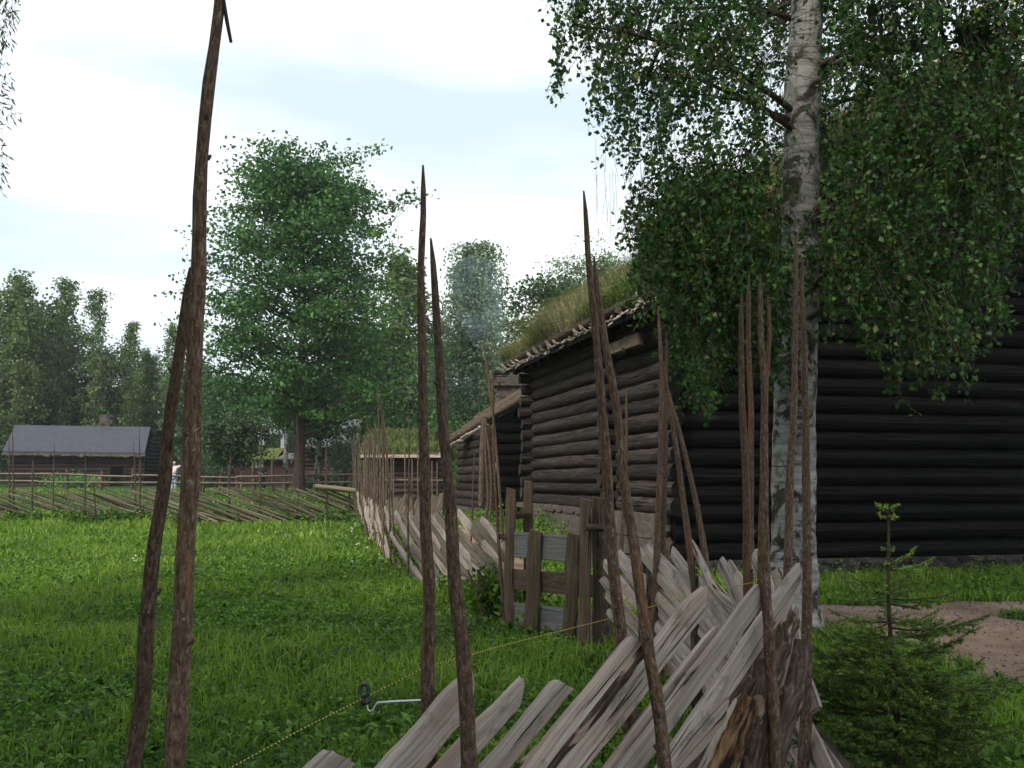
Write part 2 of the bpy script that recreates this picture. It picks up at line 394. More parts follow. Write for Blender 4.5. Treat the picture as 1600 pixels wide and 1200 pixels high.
m = NM("meadow_soil", 0.95, 0.1)
g = m.noise(m.coord("world", (1, 1, 1)), 5.0, 6, 0.7); g2 = m.noise(m.coord("world", (1, 1, 1)), 0.25, 3)
c = m.ramp(g, [(0.3, srgb(24, 42, 16)), (0.55, srgb(50, 82, 28)), (0.75, srgb(84, 116, 48))])
c = m.mix(1.0, c, m.ramp(g2, [(0.3, (0.75, 0.75, 0.75, 1)), (0.7, (1.2, 1.15, 1, 1))]), 'MULTIPLY')
M['soil'] = m.done(c, m.bump(g, 1.0, 0.08))
m = NM("gravel_path", 0.95, 0.1)
w_ = m.coord("world", (1, 1, 1)); g = m.noise(w_, 55.0, 3, 0.7); g2 = m.noise(w_, 1.3, 4, 0.6)
c = m.ramp(g, [(0.3, srgb(98, 78, 68)), (0.5, srgb(148, 124, 110)), (0.72, srgb(190, 166, 150))])
c = m.mix(m.ramp(g2, [(0.35, K0), (0.65, (0.75, 0.75, 0.75, 1))]), c, srgb(96, 74, 60))
M['path'] = m.done(c, m.bump(g, 0.9, 0.012))
m = NM("grey_stone", 0.85, 0.2)
w_ = m.coord("obj", (1, 1, 1), False); g = m.noise(w_, 6.0, 6, 0.7); g2 = m.noise(w_, 1.4, 3)
c = m.ramp(g, [(0.3, srgb(40, 37, 34)), (0.5, srgb(72, 67, 61)), (0.75, srgb(108, 101, 93))])
c = m.mix(m.ramp(m.attr(), [(0, K0), (1, (0.6, 0.6, 0.6, 1))]), c, srgb(98, 86, 78))
M['stone'] = m.done(c, m.bump(g, 1.0, 0.03))
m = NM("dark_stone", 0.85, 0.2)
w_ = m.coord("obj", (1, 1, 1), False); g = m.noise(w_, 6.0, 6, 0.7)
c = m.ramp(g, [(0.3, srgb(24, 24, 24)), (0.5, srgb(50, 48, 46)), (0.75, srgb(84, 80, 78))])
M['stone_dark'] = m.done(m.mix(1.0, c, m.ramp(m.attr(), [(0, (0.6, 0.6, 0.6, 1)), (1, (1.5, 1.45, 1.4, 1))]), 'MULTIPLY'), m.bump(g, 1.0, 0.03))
m = NM("roof_sod", 1.0, 0.0)
g = m.noise(m.coord("obj", (1, 1, 1), False), 4.0, 6, 0.7)
M['sod'] = m.done(m.ramp(g, [(0.3, srgb(44, 40, 26)), (0.55, srgb(92, 88, 50)), (0.75, srgb(128, 120, 76))]), m.bump(g, 1.0, 0.1))
m = NM("white_bark_strip", 0.7, 0.3)
g = m.noise(m.coord("obj", (1, 1, 1), False), 14.0, 5, 0.6)
M['whitebark'] = m.done(m.ramp(g, [(0.35, srgb(84, 72, 62)), (0.52, srgb(164, 152, 140)), (0.7, srgb(208, 200, 190))]), m.bump(g, 0.6, 0.01))
m = NM("grey_shed_roof", 0.7, 0.3)
g = m.noise(m.coord("obj", (1, 1, 6), False), 2.5, 5, 0.6)
M['shedroof'] = m.done(m.ramp(g, [(0.3, srgb(54, 55, 62)), (0.7, srgb(74, 75, 84))]), m.bump(g, 0.5, 0.03))
def plain(name, col, rough=0.7, var=0.25, sc_=6.0, spec=0.3):
    m = NM(name, rough, spec); g = m.noise(m.coord("obj", (1, 1, 1), False), sc_, 4, 0.6)
    d = tuple(k * (1 - var) for k in col[:3]) + (1,); e = tuple(min(1, k * (1 + var)) for k in col[:3]) + (1,)
    return m.done(m.ramp(g, [(0.3, d), (0.7, e)]), m.bump(g, 0.3, 0.005))
M['pale_roof'] = plain("pale_grey_roof", srgb(86, 90, 92)); M['white'] = plain("white_paint", srgb(156, 160, 164), var=0.08)
M['moss'] = plain("moss_roof", srgb(88, 96, 44), 1, 0.4, 9); M['redbrown'] = plain("red_brown_boards", srgb(60, 38, 34), 0.8, 0.3)
M['brick'] = plain("brick_red", srgb(84, 58, 54), 0.9, 0.3); M['black'] = plain("black_plastic", srgb(22, 24, 26), 0.35, 0.2, 20, 0.5)
M['trunk_dark'] = plain("dark_maple_bark", srgb(66, 54, 46), 0.95, 0.45, 5)
M['dark'] = plain("dark_interior", srgb(14, 14, 15), 0.9, 0.2)
M['skin'] = plain("skin", srgb(150, 112, 96)); M['shirt_w'] = plain("pink_white_cloth", srgb(212, 192, 192), 0.9); M['cloth_d'] = plain("dark_cloth", srgb(26, 28, 38), 0.9)
M['cloth_l'] = plain("pale_blue_cloth", srgb(150, 160, 180), 0.9); M['hair'] = plain("fair_hair", srgb(196, 180, 150)); M['hair_d'] = plain("dark_hair", srgb(40, 30, 24))
m = NM("galvanised_steel", 0.3, 0.5); m.b.inputs["Metallic"].default_value = 0.9
M['steel'] = m.done((0.55, 0.57, 0.58, 1))
m = NM("window_glass", 0.08, 0.6); M['glass'] = m.done(srgb(120, 140, 120))
m = NM("flower", 0.8, 0.2); M['flower'] = m.done(srgb(226, 226, 214))
m = NM("yellow_black_twine", 0.6, 0.3)
wv = m.n("ShaderNodeTexWave"); wv.inputs["Scale"].default_value = 1.0; wv.bands_direction = 'X'; m.l(m.coord("uv", (26, 0, 0), False), wv.inputs[0])
M['twine'] = m.done(m.ramp(wv.outputs["Fac"], [(0.35, srgb(34, 38, 24)), (0.5, srgb(186, 174, 72))]))

# ------------------------------------------------------------------ ground and path
PATH = np.array([(-9.5, 62), (-6.5, 50), (-4.2, 40), (-2.9, 33), (-1.75, 26), (-0.75, 20.5), (0.15, 16.6), (1.1, 14.2), (2.6, 12.7), (4.4, 11.7), (5.1, 9.6), (5.2, 7.2), (5.0, 4.5), (4.7, 1.0), (4.6, -4)])
PATHW = np.array([0.9, 0.9, 0.9, 0.85, 0.8, 0.75, 0.75, 0.8, 0.85, 1.3, 1.25, 1.35, 1.4, 1.4, 1.4])
BRANCH = np.array([(4.6, 12.3), (6.5, 12.9), (9.5, 13.2), (16, 13.6)]); BRW = np.array([0.75, 0.6, 0.7, 0.8])
def pdist(x, y, poly, wid):
    best = np.full(np.shape(x), 9.0)
    for i in range(len(poly) - 1):
        a, b = poly[i], poly[i + 1]; d = b - a; t = np.clip(((x - a[0]) * d[0] + (y - a[1]) * d[1]) / (d @ d), 0, 1)
        dd = np.hypot(x - a[0] - t * d[0], y - a[1] - t * d[1]) - (wid[i] + t * (wid[i + 1] - wid[i])); best = np.minimum(best, dd)
    return best
def offpath(x, y):
    "signed distance outside the path (wobbly edge)"
    return np.minimum(pdist(x, y, PATH, PATHW), pdist(x, y, BRANCH, BRW)) + 0.22 * (vn(x * 1.7 + 5, y * 1.7) - 0.5)

xs = np.concatenate([np.linspace(-420, -42, 20), np.linspace(-40, 40, 161), np.linspace(42, 420, 20)])
ys = np.concatenate([np.linspace(-160, -11, 16), np.linspace(-10, 60, 176), np.linspace(61, 170, 90), np.linspace(180, 700, 20)])
X, Y = np.meshgrid(xs, ys); Z = H(X, Y)
mb = MB(); nx, ny = len(xs), len(ys); i = np.arange(ny - 1)[:, None] * nx + np.arange(nx - 1)[None, :]
mb.add(np.stack([X, Y, Z], -1).reshape(-1, 3), np.stack([i, i + 1, i + nx + 1, i + nx], -1).reshape(-1, 4))
struct(mb.build("ground", M['soil']))
mb = MB()
gx = np.arange(-11, 17, 0.16); gy = np.arange(-4, 62, 0.16); X, Y = np.meshgrid(gx, gy); D = offpath(X, Y); Z = H(X, Y) + 0.018
keep = (D[:-1, :-1] < 0.02) | (D[1:, 1:] < 0.02) | (D[:-1, 1:] < 0.02) | (D[1:, :-1] < 0.02)
Z = Z - 0.03 * sm(-0.08, 0.1, D)
nx = len(gx); i = (np.arange(len(gy) - 1)[:, None] * nx + np.arange(nx - 1)[None, :])[keep]
used, inv = np.unique(np.stack([i, i + 1, i + nx + 1, i + nx], -1), return_inverse=True)
mb.add(np.stack([X, Y, Z], -1).reshape(-1, 3)[used], inv.reshape(-1, 4))
struct(mb.build("path", M['path']))

# ------------------------------------------------------------------ meadow grass (stuff)
bN = np.array([2.59, 16.5]); bA = np.array([-0.23, 0.973]); bB = np.array([0.973, 0.23])
def inbarn(x, y):
    a = (x - bN[0]) * bA[0] + (y - bN[1]) * bA[1]; b = (x - bN[0]) * bB[0] + (y - bN[1]) * bB[1]
    return (a > -0.1) & (a < 9) & (b > -0.1) & (b < 11)
def scatter(y0, y1, dens, margin=1.5, xlim=(-99, 99)):
    "points on the ground inside the field of view with a margin"
    hw = 0.53; A = 2 * hw * (y1 ** 2 - y0 ** 2) / 2 + 2 * margin * (y1 - y0); n = int(A * dens)
    y = np.sqrt(rng.random(n) * (y1 ** 2 - y0 ** 2) + y0 ** 2); x = (rng.random(n) * 2 - 1) * (hw * y + margin)
    k = (offpath(x, y) > -0.03) & ~inbarn(x, y) & (x > xlim[0]) & (x < xlim[1])
    return x[k], y[k]
mb = MB()
for y0, y1, dens, h, w in ((3.2, 8, 620, 0.15, 0.008), (8, 12, 460, 0.15, 0.010), (12, 18, 240, 0.16, 0.015), (18, 27, 110, 0.17, 0.024), (27, 40, 55, 0.19, 0.04), (40, 62, 12, 0.16, 0.06)):
    x, y = scatter(y0, y1, dens); n = len(x)
    pt = vn(x * 0.9, y * 0.9); pt2 = vn(x * 3.1 + 9, y * 3.1)
    hh = h * (0.30 + 1.1 * pt ** 1.5 + 0.5 * pt2) * rng.uniform(0.6, 1.3, n)
    hh = np.where((x > 2) & (y < 16), hh * 1.0, hh)
    blades(mb, x, y, H(x, y) - 0.01, hh, w * rng.uniform(0.6, 1.5, n), 0.8, np.clip(0.2 + 0.5 * rng.random(n) + 0.35 * (pt - 0.4), 0, 1))
x = rng.uniform(1.5, 12, 26000); y = rng.uniform(5.5, 15.5, 26000); dd_ = offpath(x, y); k = (dd_ > -.22) & (dd_ < .05) & (rng.random(len(x)) < .5 + dd_ * 2); x, y = x[k], y[k]; n = len(x)
blades(mb, x, y, H(x, y), .07 * rng.uniform(.5, 1.6, n), .008, .9)
struct(mb.build("grass", M['grass']), "stuff")
# broad-leaved herbs among the grass
mb = MB()
for y0, y1, dens, s in ((3.2, 8, 40, 0.105), (8, 12, 26, 0.11), (12, 18, 11, 0.12), (18, 30, 3, 0.14)):
    x, y = scatter(y0, y1, dens); k = (vn(x * 0.7 + 20, y * 0.7) + 0.5 * rng.random(len(x))) > 0.55; x, y = x[k], y[k]
    for j in range(7):
        n = len(x); az = rng.random(n) * 6.28; el = rng.uniform(0.25, 1.25, n)
        d = np.stack([np.cos(az) * np.cos(el), np.sin(az) * np.cos(el), np.sin(el)], 1)
        c = np.stack([x, y, H(x, y) + 0.02], 1) + rng.normal(0, 0.02, (n, 3)) * [1, 1, 0.3]
        L = s * rng.uniform(0.5, 1.5, n); w = L * rng.uniform(0.13, 0.24, n)
        sd_ = np.stack([-np.sin(az), np.cos(az), np.zeros(n)], 1); up = np.cross(d, sd_)
        v = np.stack([c, c + d * (L * .45)[:, None] + sd_ * w[:, None], c + d * (L * .5)[:, None] + up * (w * .5)[:, None],
                      c + d * (L * .45)[:, None] - sd_ * w[:, None], c + d * L[:, None] - np.array([0, 0, 1]) * (L * 0.25)[:, None]], 1)
        kk = np.arange(n)[:, None] * 5
        q = np.concatenate([kk + np.array([0, 1, 2, 3])])
        t = np.concatenate([kk + np.array([1, 4, 2]), kk + np.array([2, 4, 3])])
        mb.add(v.reshape(-1, 3), q, None, np.repeat(rng.random(n), 5), t=t)
# clover-like low leaves that fill the gaps
for y0, y1, dens, s in ((4.5, 8, 260, 0.035), (8, 13, 150, 0.04), (13, 20, 60, 0.06)):
    x, y = scatter(y0, y1, dens); n = len(x); az = rng.random(n) * 6.28; el = rng.uniform(-0.2, 0.7, n)
    d = np.stack([np.cos(az) * np.cos(el), np.sin(az) * np.cos(el), np.sin(el)], 1)
    quads(mb, np.stack([x, y, H(x, y) + rng.uniform(0.03, 0.11, n)], 1), d, s * rng.uniform(.7, 1.6, n), s * .4)
struct(mb.build("meadow_herbs", M['herb'], smooth=False), "stuff")
# white flower heads
mb = MB()
for cx, cy, sx, sy, n in ((-2.9, 27, 0.5, 4, 34), (-3.6, 33, 1.0, 3, 110), (0.6, 20.5, 0.5, 1.2, 60), (-4, 24, 3, 7, 10)):
    x = rng.normal(cx, sx, n); y = rng.normal(cy, sy, n); k = offpath(x, y) > 0; x, y = x[k], y[k]; n = len(x)
    for j in range(5):
        quads(mb, np.stack([x, y, H(x, y) + 0.2 + rng.random(n) * 0.12], 1) + rng.normal(0, .008, (n, 3)), rng.normal(0, 1, (n, 3)) * [1, 1, 0.4], 0.035, 0.014)
struct(mb.build("small_white_flowers", M['flower'], smooth=False), "stuff")

mb = MB(); x = rng.uniform(2, 9, 5200); y = rng.uniform(6, 14.5, 5200); k = offpath(x, y) < .03; x, y = x[k], y[k]; n = len(x)
sz = rng.uniform(.006, .02, n) * np.where(rng.random(n) < .04, 2, 1); a0 = rng.random(n) * 6.28; V = []
for j in range(4): V.append(np.stack([x + np.cos(a0 + j * 1.57) * sz * rng.uniform(.6, 1.2, n), y + np.sin(a0 + j * 1.57) * sz * rng.uniform(.6, 1.2, n), H(x, y) + .016], 1))
V.append(np.stack([x, y, H(x, y) + .018 + sz * .7], 1)); V = np.stack(V, 1); kk = np.arange(n)[:, None] * 5
mb.add(V.reshape(-1, 3), None, None, np.repeat(rng.random(n), 5), t=np.concatenate([kk + np.array([j, (j + 1) % 4, 4]) for j in range(4)]))
struct(mb.build("gravel", M['stone'], smooth=False), "stuff")
# ------------------------------------------------------------------ fences
def curve_Y(tab):
    xs_, ys_ = zip(*sorted(tab)); return lambda px: float(np.interp(px, xs_, ys_))
def stake(parent, pts, Y0, r1, r0, mat='stake', n=22, sides=9, bottom=None, rr=None, knots=4, Yt=None):
    "a bark-covered stake through photograph points (top first); it stands on the ground at depth Y0"
    pts = np.array(pts, float); yb = 0
    Yt = Y0 if Yt is None else Yt
    k = np.linspace(Yt, Y0, len(pts)); w = [P(a, b, c) for (a, b), c in zip(pts, k)]
    last = w[-1]; d = w[-1] - w[-2]; g = float(H(last[0], last[1]))
    if last[2] > g: w.append(last + d / abs(d[2]) * (last[2] - g + 0.12))
    w = np.array(w); L = np.r_[0, np.cumsum(np.linalg.norm(np.diff(w, axis=0), axis=1))]
    s = np.linspace(0, L[-1], n); p = np.stack([np.interp(s, L, w[:, i]) for i in range(3)], 1)
    p[1:-1] += rng.normal(0, 0.006, (n - 2, 3)) * [1, 1, 0]
    # soften the corners
    for _ in range(2): p[1:-1] = (p[:-2] + 2 * p[1:-1] + p[2:]) / 4
    r1 = r1 * .62; rad = r1 + (r0 * .92 - r1) * (s / L[-1]) ** 0.72; rad[0] *= 0.45; rad *= 1 + rng.normal(0, 0.03, n)
    mb = MB(); rv = rng.random() if rr is None else rr
    tube(mb, p, rad, sides, rv, rough=0.03)
    t, a, b = frames(p)
    for _ in range(knots):
        i = rng.integers(2, n - 2); th = rng.random() * 6.28; o = math.cos(th) * a[i] + math.sin(th) * b[i]
        tube(mb, np.array([p[i], p[i] + o * rad[i] * 1.1 + [0, 0, .004], p[i] + o * rad[i] * 1.45 + [0, 0, .012]]), [rad[i] * .55, rad[i] * .4, rad[i] * .22], 6, rv)
    return mb.build("stake", M[mat], parent)
def binding(parent, px, py, Y, r=0.045):
    mb = MB(); c = P(px, py, Y)
    for j in range(2):
        th = np.linspace(0, 2 * math.pi, 17); z = c[2] + j * 0.014 - 0.01 + 0.006 * np.sin(th)
        tube(mb, np.stack([c[0] + r * np.cos(th), c[1] + r * 1.6 * np.sin(th), z], 1), 0.006, 5, 0.6, cap=False)
    return mb.build("binding", M['stake_old'], parent)

# foreground fence
YB = curve_Y([(250, 2.35), (700, 3.0), (1000, 3.7), (1205, 4.4), (1260, 4.75)])
fb = thing("split_rail_fence", "pale split-plank fence in the foreground with tall brown stakes, climbing to the right", "fence", (-0.4, 2.8, 0), "slanting plank fences")
def planksB(pa, pb, w, th, off=0.0, mat='plank', bark=0, ext=True, seed=0, r_=None):
    (x0, y0), (x1, y1) = pa, pb
    A_ = P(x0, y0, YB(x0) + off); B_ = P(x1, y1, YB(x1) + off); d = A_ - B_
    if ext and d[2] < 0:
        k = (A_[2] - 0.04) / -d[2]; k = max(0, min(k, 1.6)); A_ = A_ + d * k
    mb = MB(); split_plank(mb, A_, B_, w, th, (0.3, 0.3, 1), seed, r_=r_, bend=0.004)
    return mb.build("plank", M[mat], fb, smooth=False)
rowB = [((300, 1420), (532, 1182), .105, .035, 0, 'plank'), ((612, 1210), (735, 1078), .115, .03, 0, 'plank'), ((690, 1210), (812, 1080), .085, .03, .03, 'plank'),
        ((765, 1210), (880, 1068), .095, .03, 0, 'plank'), ((885, 1205), (1098, 936), .115, .035, -.01, 'plank'),
        ((945, 1215), (1116, 992), .075, .03, .05, 'plank'), ((1000, 1185), (1190, 922), .10, .035, -.02, 'plank'),
        ((1050, 1195), (1246, 900), .13, .03, .0, 'plank'), ((1045, 1205), (1133, 1105), .10, .02, -.03, 'plank'),
        ((1090, 1225), (1160, 1090), .07, .03, .02, 'plank'), ((1130, 1240), (1176, 1112), .09, .03, .03, 'plank')]
for k, (a, b, w, th, off, mt) in enumerate(rowB):
    planksB(a, b, w, th, off, mt, seed=k, r_=0.35 + 0.6 * rng.random())
def logB(pa, pb, r, off, mat, sq=0.9, r_=0.5, name="log_rail"):
    (x0, y0), (x1, y1) = pa, pb
    A_ = P(x0, y0, YB(x0) + off); B_ = P(x1, y1, YB(x1) + off); d = A_ - B_
    if d[2] < 0: A_ = A_ + d * max(0, min((A_[2] - 0.04) / -d[2], 1.2))
    mb = MB(); p = bow(A_, B_, 28, 0.010); tube(mb, p, r * (1 + rng.normal(0, .05, 28)), 12, r_, rough=.06, sq=sq)
    return mb.build(name, M[mat], fb)
logB((850, 1190), (992, 1012), .052, -.01, 'bark', r_=.9)
planksB((842, 1186), (990, 1000), .07, .035, -.055, 'plank', seed=3, r_=1.0)
logB((1150, 1230), (1225, 960), .075, .10, 'bark'); logB((1178, 1240), (1248, 1010), .07, .06, 'bark')
logB((1120, 1210), (1170, 1095), .058, -.03, 'orange', name="rotten_rail"); logB((1160, 1245), (1195, 1090), .05, -.01, 'bark'); logB((1195, 1230), (1250, 1060), .05, .03, 'bark')
logB((1090, 1180), (1165, 1060), .05, .10, 'bark')
planksB((1200, 1180), (1244, 960), .10, .03, .09, 'plank', seed=2, r_=.1); planksB((1215, 1190), (1262, 1040), .06, .03, .12, 'plank', seed=5, r_=.3)
ST = [  # points, depth, top radius, foot radius
    ([(298, 418), (285, 520), (262, 680), (243, 860), (205, 1200), (192, 1420)], 2.50, .016, .031),
    ([(352, -160), (345, 0), (328, 130), (313, 330), (302, 560), (295, 760), (284, 960), (270, 1200), (262, 1430)], 2.35, .015, .033),
    ([(661, 258), (660, 420), (661, 640), (664, 800), (669, 960), (671, 1120), (672, 1300)], 3.10, .011, .030),
    ([(673, 372), (681, 480), (690, 600), (700, 740), (708, 860), (722, 1020), (734, 1200), (742, 1330)], 2.92, .011, .034),
    ([(912, 298), (917, 400), (930, 520), (945, 680), (955, 840), (962, 930), (975, 1015), (985, 1120)], 3.85, .012, .034),
    ([(928, 400), (938, 480), (955, 580), (973, 720), (988, 840), (1005, 960), (1022, 1070), (1038, 1200), (1045, 1290)], 3.60, .013, .031),
    ([(1188, 428), (1191, 520), (1196, 620), (1194, 740), (1197, 880), (1201, 980), (1207, 1080), (1213, 1200), (1217, 1260)], 4.28, .014, .032),
    ([(1200, 460), (1200, 560), (1196, 660), (1192, 760), (1190, 880), (1190, 960)], 4.60, .011, .026),
    ([(1243, 370), (1242, 480), (1240, 600), (1236, 740), (1231, 890), (1228, 1000)], 4.75, .014, .030),
    ([(1254, 405), (1255, 520), (1259, 640), (1261, 780), (1260, 977), (1259, 1050)], 4.85, .012, .034)]
for pts, y_, r1, r0 in ST: stake(fb, pts, y_, r1, r0, n=34, sides=12, knots=5)
for px, py, y_ in ((296, 470, 2.42), (668, 620, 3.0), (944, 640, 3.75), (1195, 700, 4.4)): pass
# the loose twig at the top of the tallest stake
mb = MB(); tube(mb, np.array([P(345, -60, 2.35), P(349, -5, 2.35), P(354, 30, 2.35), P(361, 66, 2.35)]), [.004, .004, .005, .004], 6, .2)
mb.build("twig", M['stake_old'], fb)

# fence from the corner to the gate
YA = curve_Y([(940, 9.3), (985, 8.7), (1027, 7.9), (1114, 6.7), (1182, 5.8), (1250, 5.0)])
fa = thing("split_rail_fence", "plank fence between gate and foreground corner, its pale planks leaning back left", "fence", (1.1, 7.5, 0), "slanting plank fences")
rowA = [((940, 905), (985, 960)), ((945, 880), (1030, 985)), ((948, 925), (990, 975)), ((950, 955), (990, 1003)), ((955, 862), (1040, 968)), ((967, 866), (1032, 942)), ((975, 905), (1029, 970)), ((985, 880), (1060, 975)),
        ((997, 858), (1079, 945)), ((1009, 854), (1085, 940)), ((1030, 900), (1080, 960)), ((1051, 864), (1100, 935)), ((1060, 895), (1105, 955)), ((1126, 878), (1157, 937)), ((1139, 881), (1163, 930)), ((1110, 920), (1145, 985)),
        ((1178, 868), (1197, 915)), ((1190, 885), (1206, 930)), ((1215, 890), (1228, 940)), ((1150, 900), (1180, 965)), ((1095, 905), (1140, 970)), ((1020, 925), (1060, 970)), ((990, 930), (1020, 965))]
fc_lim = [None]
def plank_on(fence, Yf, a, b, w, th, off, seed, mat='plank', r_=None, n=20, zb=0.05, up=(0.4, -0.2, 1), bend=.008):
    T_ = P(a[0], a[1], Yf(a[0]) + off); B_ = P(b[0], b[1], Yf(b[0]) + off); d = B_ - T_
    if d[2] < 0:
        kx = np.clip((B_[2] - zb - float(H(B_[0], B_[1]))) / -d[2], 0, 3)
        if fence is fc_lim[0] and d[1] < 0: kx = min(kx, max(0, (B_[1] - 11.15) / -d[1]))
        B_ = B_ + d * kx
    mb = MB(); split_plank(mb, B_, T_, w, th, up, seed, r_=r_, n=n, bend=bend)
    return mb.build("plank", M[mat], fence, smooth=False)
for k, (a, b) in enumerate(rowA):
    plank_on(fa, YA, a, b, rng.uniform(.07, .10), .03, rng.uniform(-.06, .06), k, r_=0.3 + 0.6 * rng.random())
# the wavy plank with a forked foot
W_ = [P(x, y, YA(x)) for x, y in ((1081, 846), (1096, 880), (1112, 915), (1135, 940), (1160, 960), (1200, 1040))]
mb = MB(); p = np.array([[np.interp(s, range(6), [w[i] for w in W_]) for i in range(3)] for s in np.linspace(0, 5, 26)])
tube(mb, p, np.interp(np.linspace(0, 1, 26), [0, .1, .5, 1], [.02, .04, .055, .06]), 10, .9, sq=.45, rough=.04); mb.build("plank", M['plank'], fa)
for pts, y_, r1, r0 in [
    ([(1028, 478), (1033, 560), (1036, 600), (1030, 760), (1022, 985), (1018, 1050)], 7.9, .018, .036),
    ([(1041, 518), (1040, 600), (1038, 760), (1035, 900), (1033, 1000)], 8.0, .016, .034),
    ([(1034, 560), (1045, 620), (1060, 720), (1076, 840), (1085, 925), (1092, 1000)], 7.0, .018, .036),
    ([(1038, 590), (1055, 650), (1075, 730), (1092, 800), (1100, 862), (1112, 960)], 7.2, .016, .034),
    ([(1159, 458), (1161, 560), (1165, 700), (1166, 840), (1166, 930), (1166, 1010)], 5.75, .020, .034),
    ([(1170, 428), (1168, 520), (1172, 640), (1174, 760), (1172, 900), (1170, 1000)], 5.95, .018, .030),
    ([(978, 605), (980, 680), (974, 780), (968, 900), (966, 1000)], 9.0, .014, .028)]:
    stake(fa, pts, y_, r1, r0, knots=4)
for x, y0, y1, y_ in ((1008, 870, 1000, 8.4), (1092, 900, 1010, 7.0), (1020, 900, 1010, 8.0)):
    mb = MB(); tube(mb, bow(P(x, y0, y_), P(x, 1250, y_) * [1, 1, 0], 8, .004), .05, 9, .2, rough=.05); mb.build("prop_post", M['stake_old'], fa)

# fence that runs from the gate to the far corner
fc_lim[0] = None
YC = curve_Y([(797, 11.1), (722, 13.5), (640, 16.6), (612, 19.5), (598, 22), (584, 26), (570, 31), (556, 37.5), (545, 39)])
fc = thing("split_rail_fence", "plank fence running away from the gate's left post, bristling with stakes at its far end", "fence", (-2, 18, 0), "slanting plank fences")
tops = [(x, y) for x, y in ((592, 790), (601, 793), (610, 797), (618, 800), (628, 806), (637, 803), (646, 808), (655, 806), (664, 806), (674, 805), (682, 802), (692, 812), (700, 815), (716, 800), (728, 812), (738, 822), (745, 814), (752, 812), (760, 820), (770, 842), (780, 860), (790, 880))]
fc_lim[0] = fc
for k, (x, y) in enumerate(tops):
    sl = np.interp(x, [590, 640, 700, 790], [2.1, 1.4, 1.2, 1.15])
    plank_on(fc, YC, (x, y), (min(797, x + 50), y + 50 * sl if x < 747 else y + (797 - x) * sl), rng.uniform(.09, .13), .03, rng.uniform(-.08, .08), k, 'plank' if k % 2 else 'plank_far', r_=0.5 * rng.random(), n=14)
    if k % 2 == 0:
        plank_on(fc, YC, (x - 4, y + 34 * sl), (min(796, x + 42), y + 70 * sl), rng.uniform(.08, .12), .03, rng.uniform(-.08, .08), k + 1, 'plank_far', r_=.3 * rng.random(), n=12)
for x in np.linspace(560, 590, 11):     # steeply foreshortened pale planks at the far end
    x += rng.normal(0, 1); y = np.interp(x, [556, 592], [768, 788]); plank_on(fc, YC, (x, y), (x + 8, y + 36), rng.uniform(.10, .15), .03, rng.uniform(-.1, .1), 1, 'plank', r_=.5 * rng.random(), n=10)
stC = [([(756, 535), (765, 600), (776, 700), (787, 860), (790, 975)], 11.4, .02, .034), ([(770, 565), (771, 700), (778, 840), (786, 940), (788, 990)], 11.2, .018, .032),
       ([(760, 655), (757, 720), (766, 790), (745, 860), (738, 935)], 13.0, .022, .034), ([(758, 650), (770, 760), (764, 830), (757, 900)], 13.2, .02, .034),
       ([(700, 600), (697, 700), (692, 800), (688, 860), (684, 945)], 15.0, .018, .030), ([(638, 628), (640, 700), (637, 800), (638, 905)], 16.6, .016, .032),
       ([(592, 612), (603, 700), (608, 760), (610, 870)], 18.9, .014, .034), ([(571, 652), (583, 700), (588, 760), (592, 840)], 24, .016, .03),
       ([(598, 625), (604, 700), (613, 790), (618, 880)], 18.5, .012, .03), ([(590, 590), (592, 680), (597, 790), (600, 860)], 21, .012, .03), ([(640, 740), (645, 780), (650, 850)], 16.8, .02, .03), ([(742, 700), (738, 800), (732, 930)], 13.4, .014, .026)]
for pts, y_, r1, r0 in stC: stake(fc, pts, y_, r1 * .8, r0 * .72, 'stake_old' if y_ > 13.8 else 'stake', n=14, sides=7, knots=2)
for k in range(46):                      # the bristling far stakes
    x = 552 + 48 * (k / 45) ** 1.0 + rng.normal(0, 1.0); y_ = YC(x) + rng.normal(0, .25)
    top = np.interp(x, [552, 575, 600], [688, 672, 665]) + rng.normal(0, 12); b = 750 + 1.6 / y_ * F
    stake(fc, [(x + rng.normal(-1, 3), top), (x + rng.normal(0, 1), (top + b) / 2), (x, b)], y_, .013, .027, 'stake_old', n=8, sides=6, knots=1, rr=.5 + .5 * rng.random())

# far fence across the meadow
fd = thing("pole_fence", "low dark fence of slanting thin poles along the far edge of the meadow", "fence", (-12, 37.3, 0), "slanting plank fences")
YD = lambda px: 37.3 + 0.6 * math.sin(px * 0.012)
n_p = 74
for k in range(n_p):
    x = -150 + (688 / n_p) * k + rng.normal(0, 3); y = 766 + rng.normal(0, 3.0); dx = rng.uniform(105, 160)
    T_ = P(x, y, YD(x) + rng.uniform(-.12, .12)); xb = x + dx
    if xb > 560: y = y + 1.5
    yb = 816
    if xb > 556: yb = y + (yb - y) * (556 - x) / dx; xb = 556
    if x > 530: continue
    B_ = P(xb, yb, YD(xb) + rng.uniform(-.12, .12))
    mb = MB(); tube(mb, bow(B_, T_, 9, .006), np.linspace(.045, .026, 9) * rng.uniform(.7, 1.25), 6, rng.random() ** 2 * (1 if k % 9 else 1.6)); mb.build("rail_pole", M['plank_far'], fd)
mb = MB(); tube(mb, bow(P(492, 760, 37), P(556, 767, 37), 8, .004), .10, 8, 1.0); mb.build("rail_pole", M['plank_far'], fd)
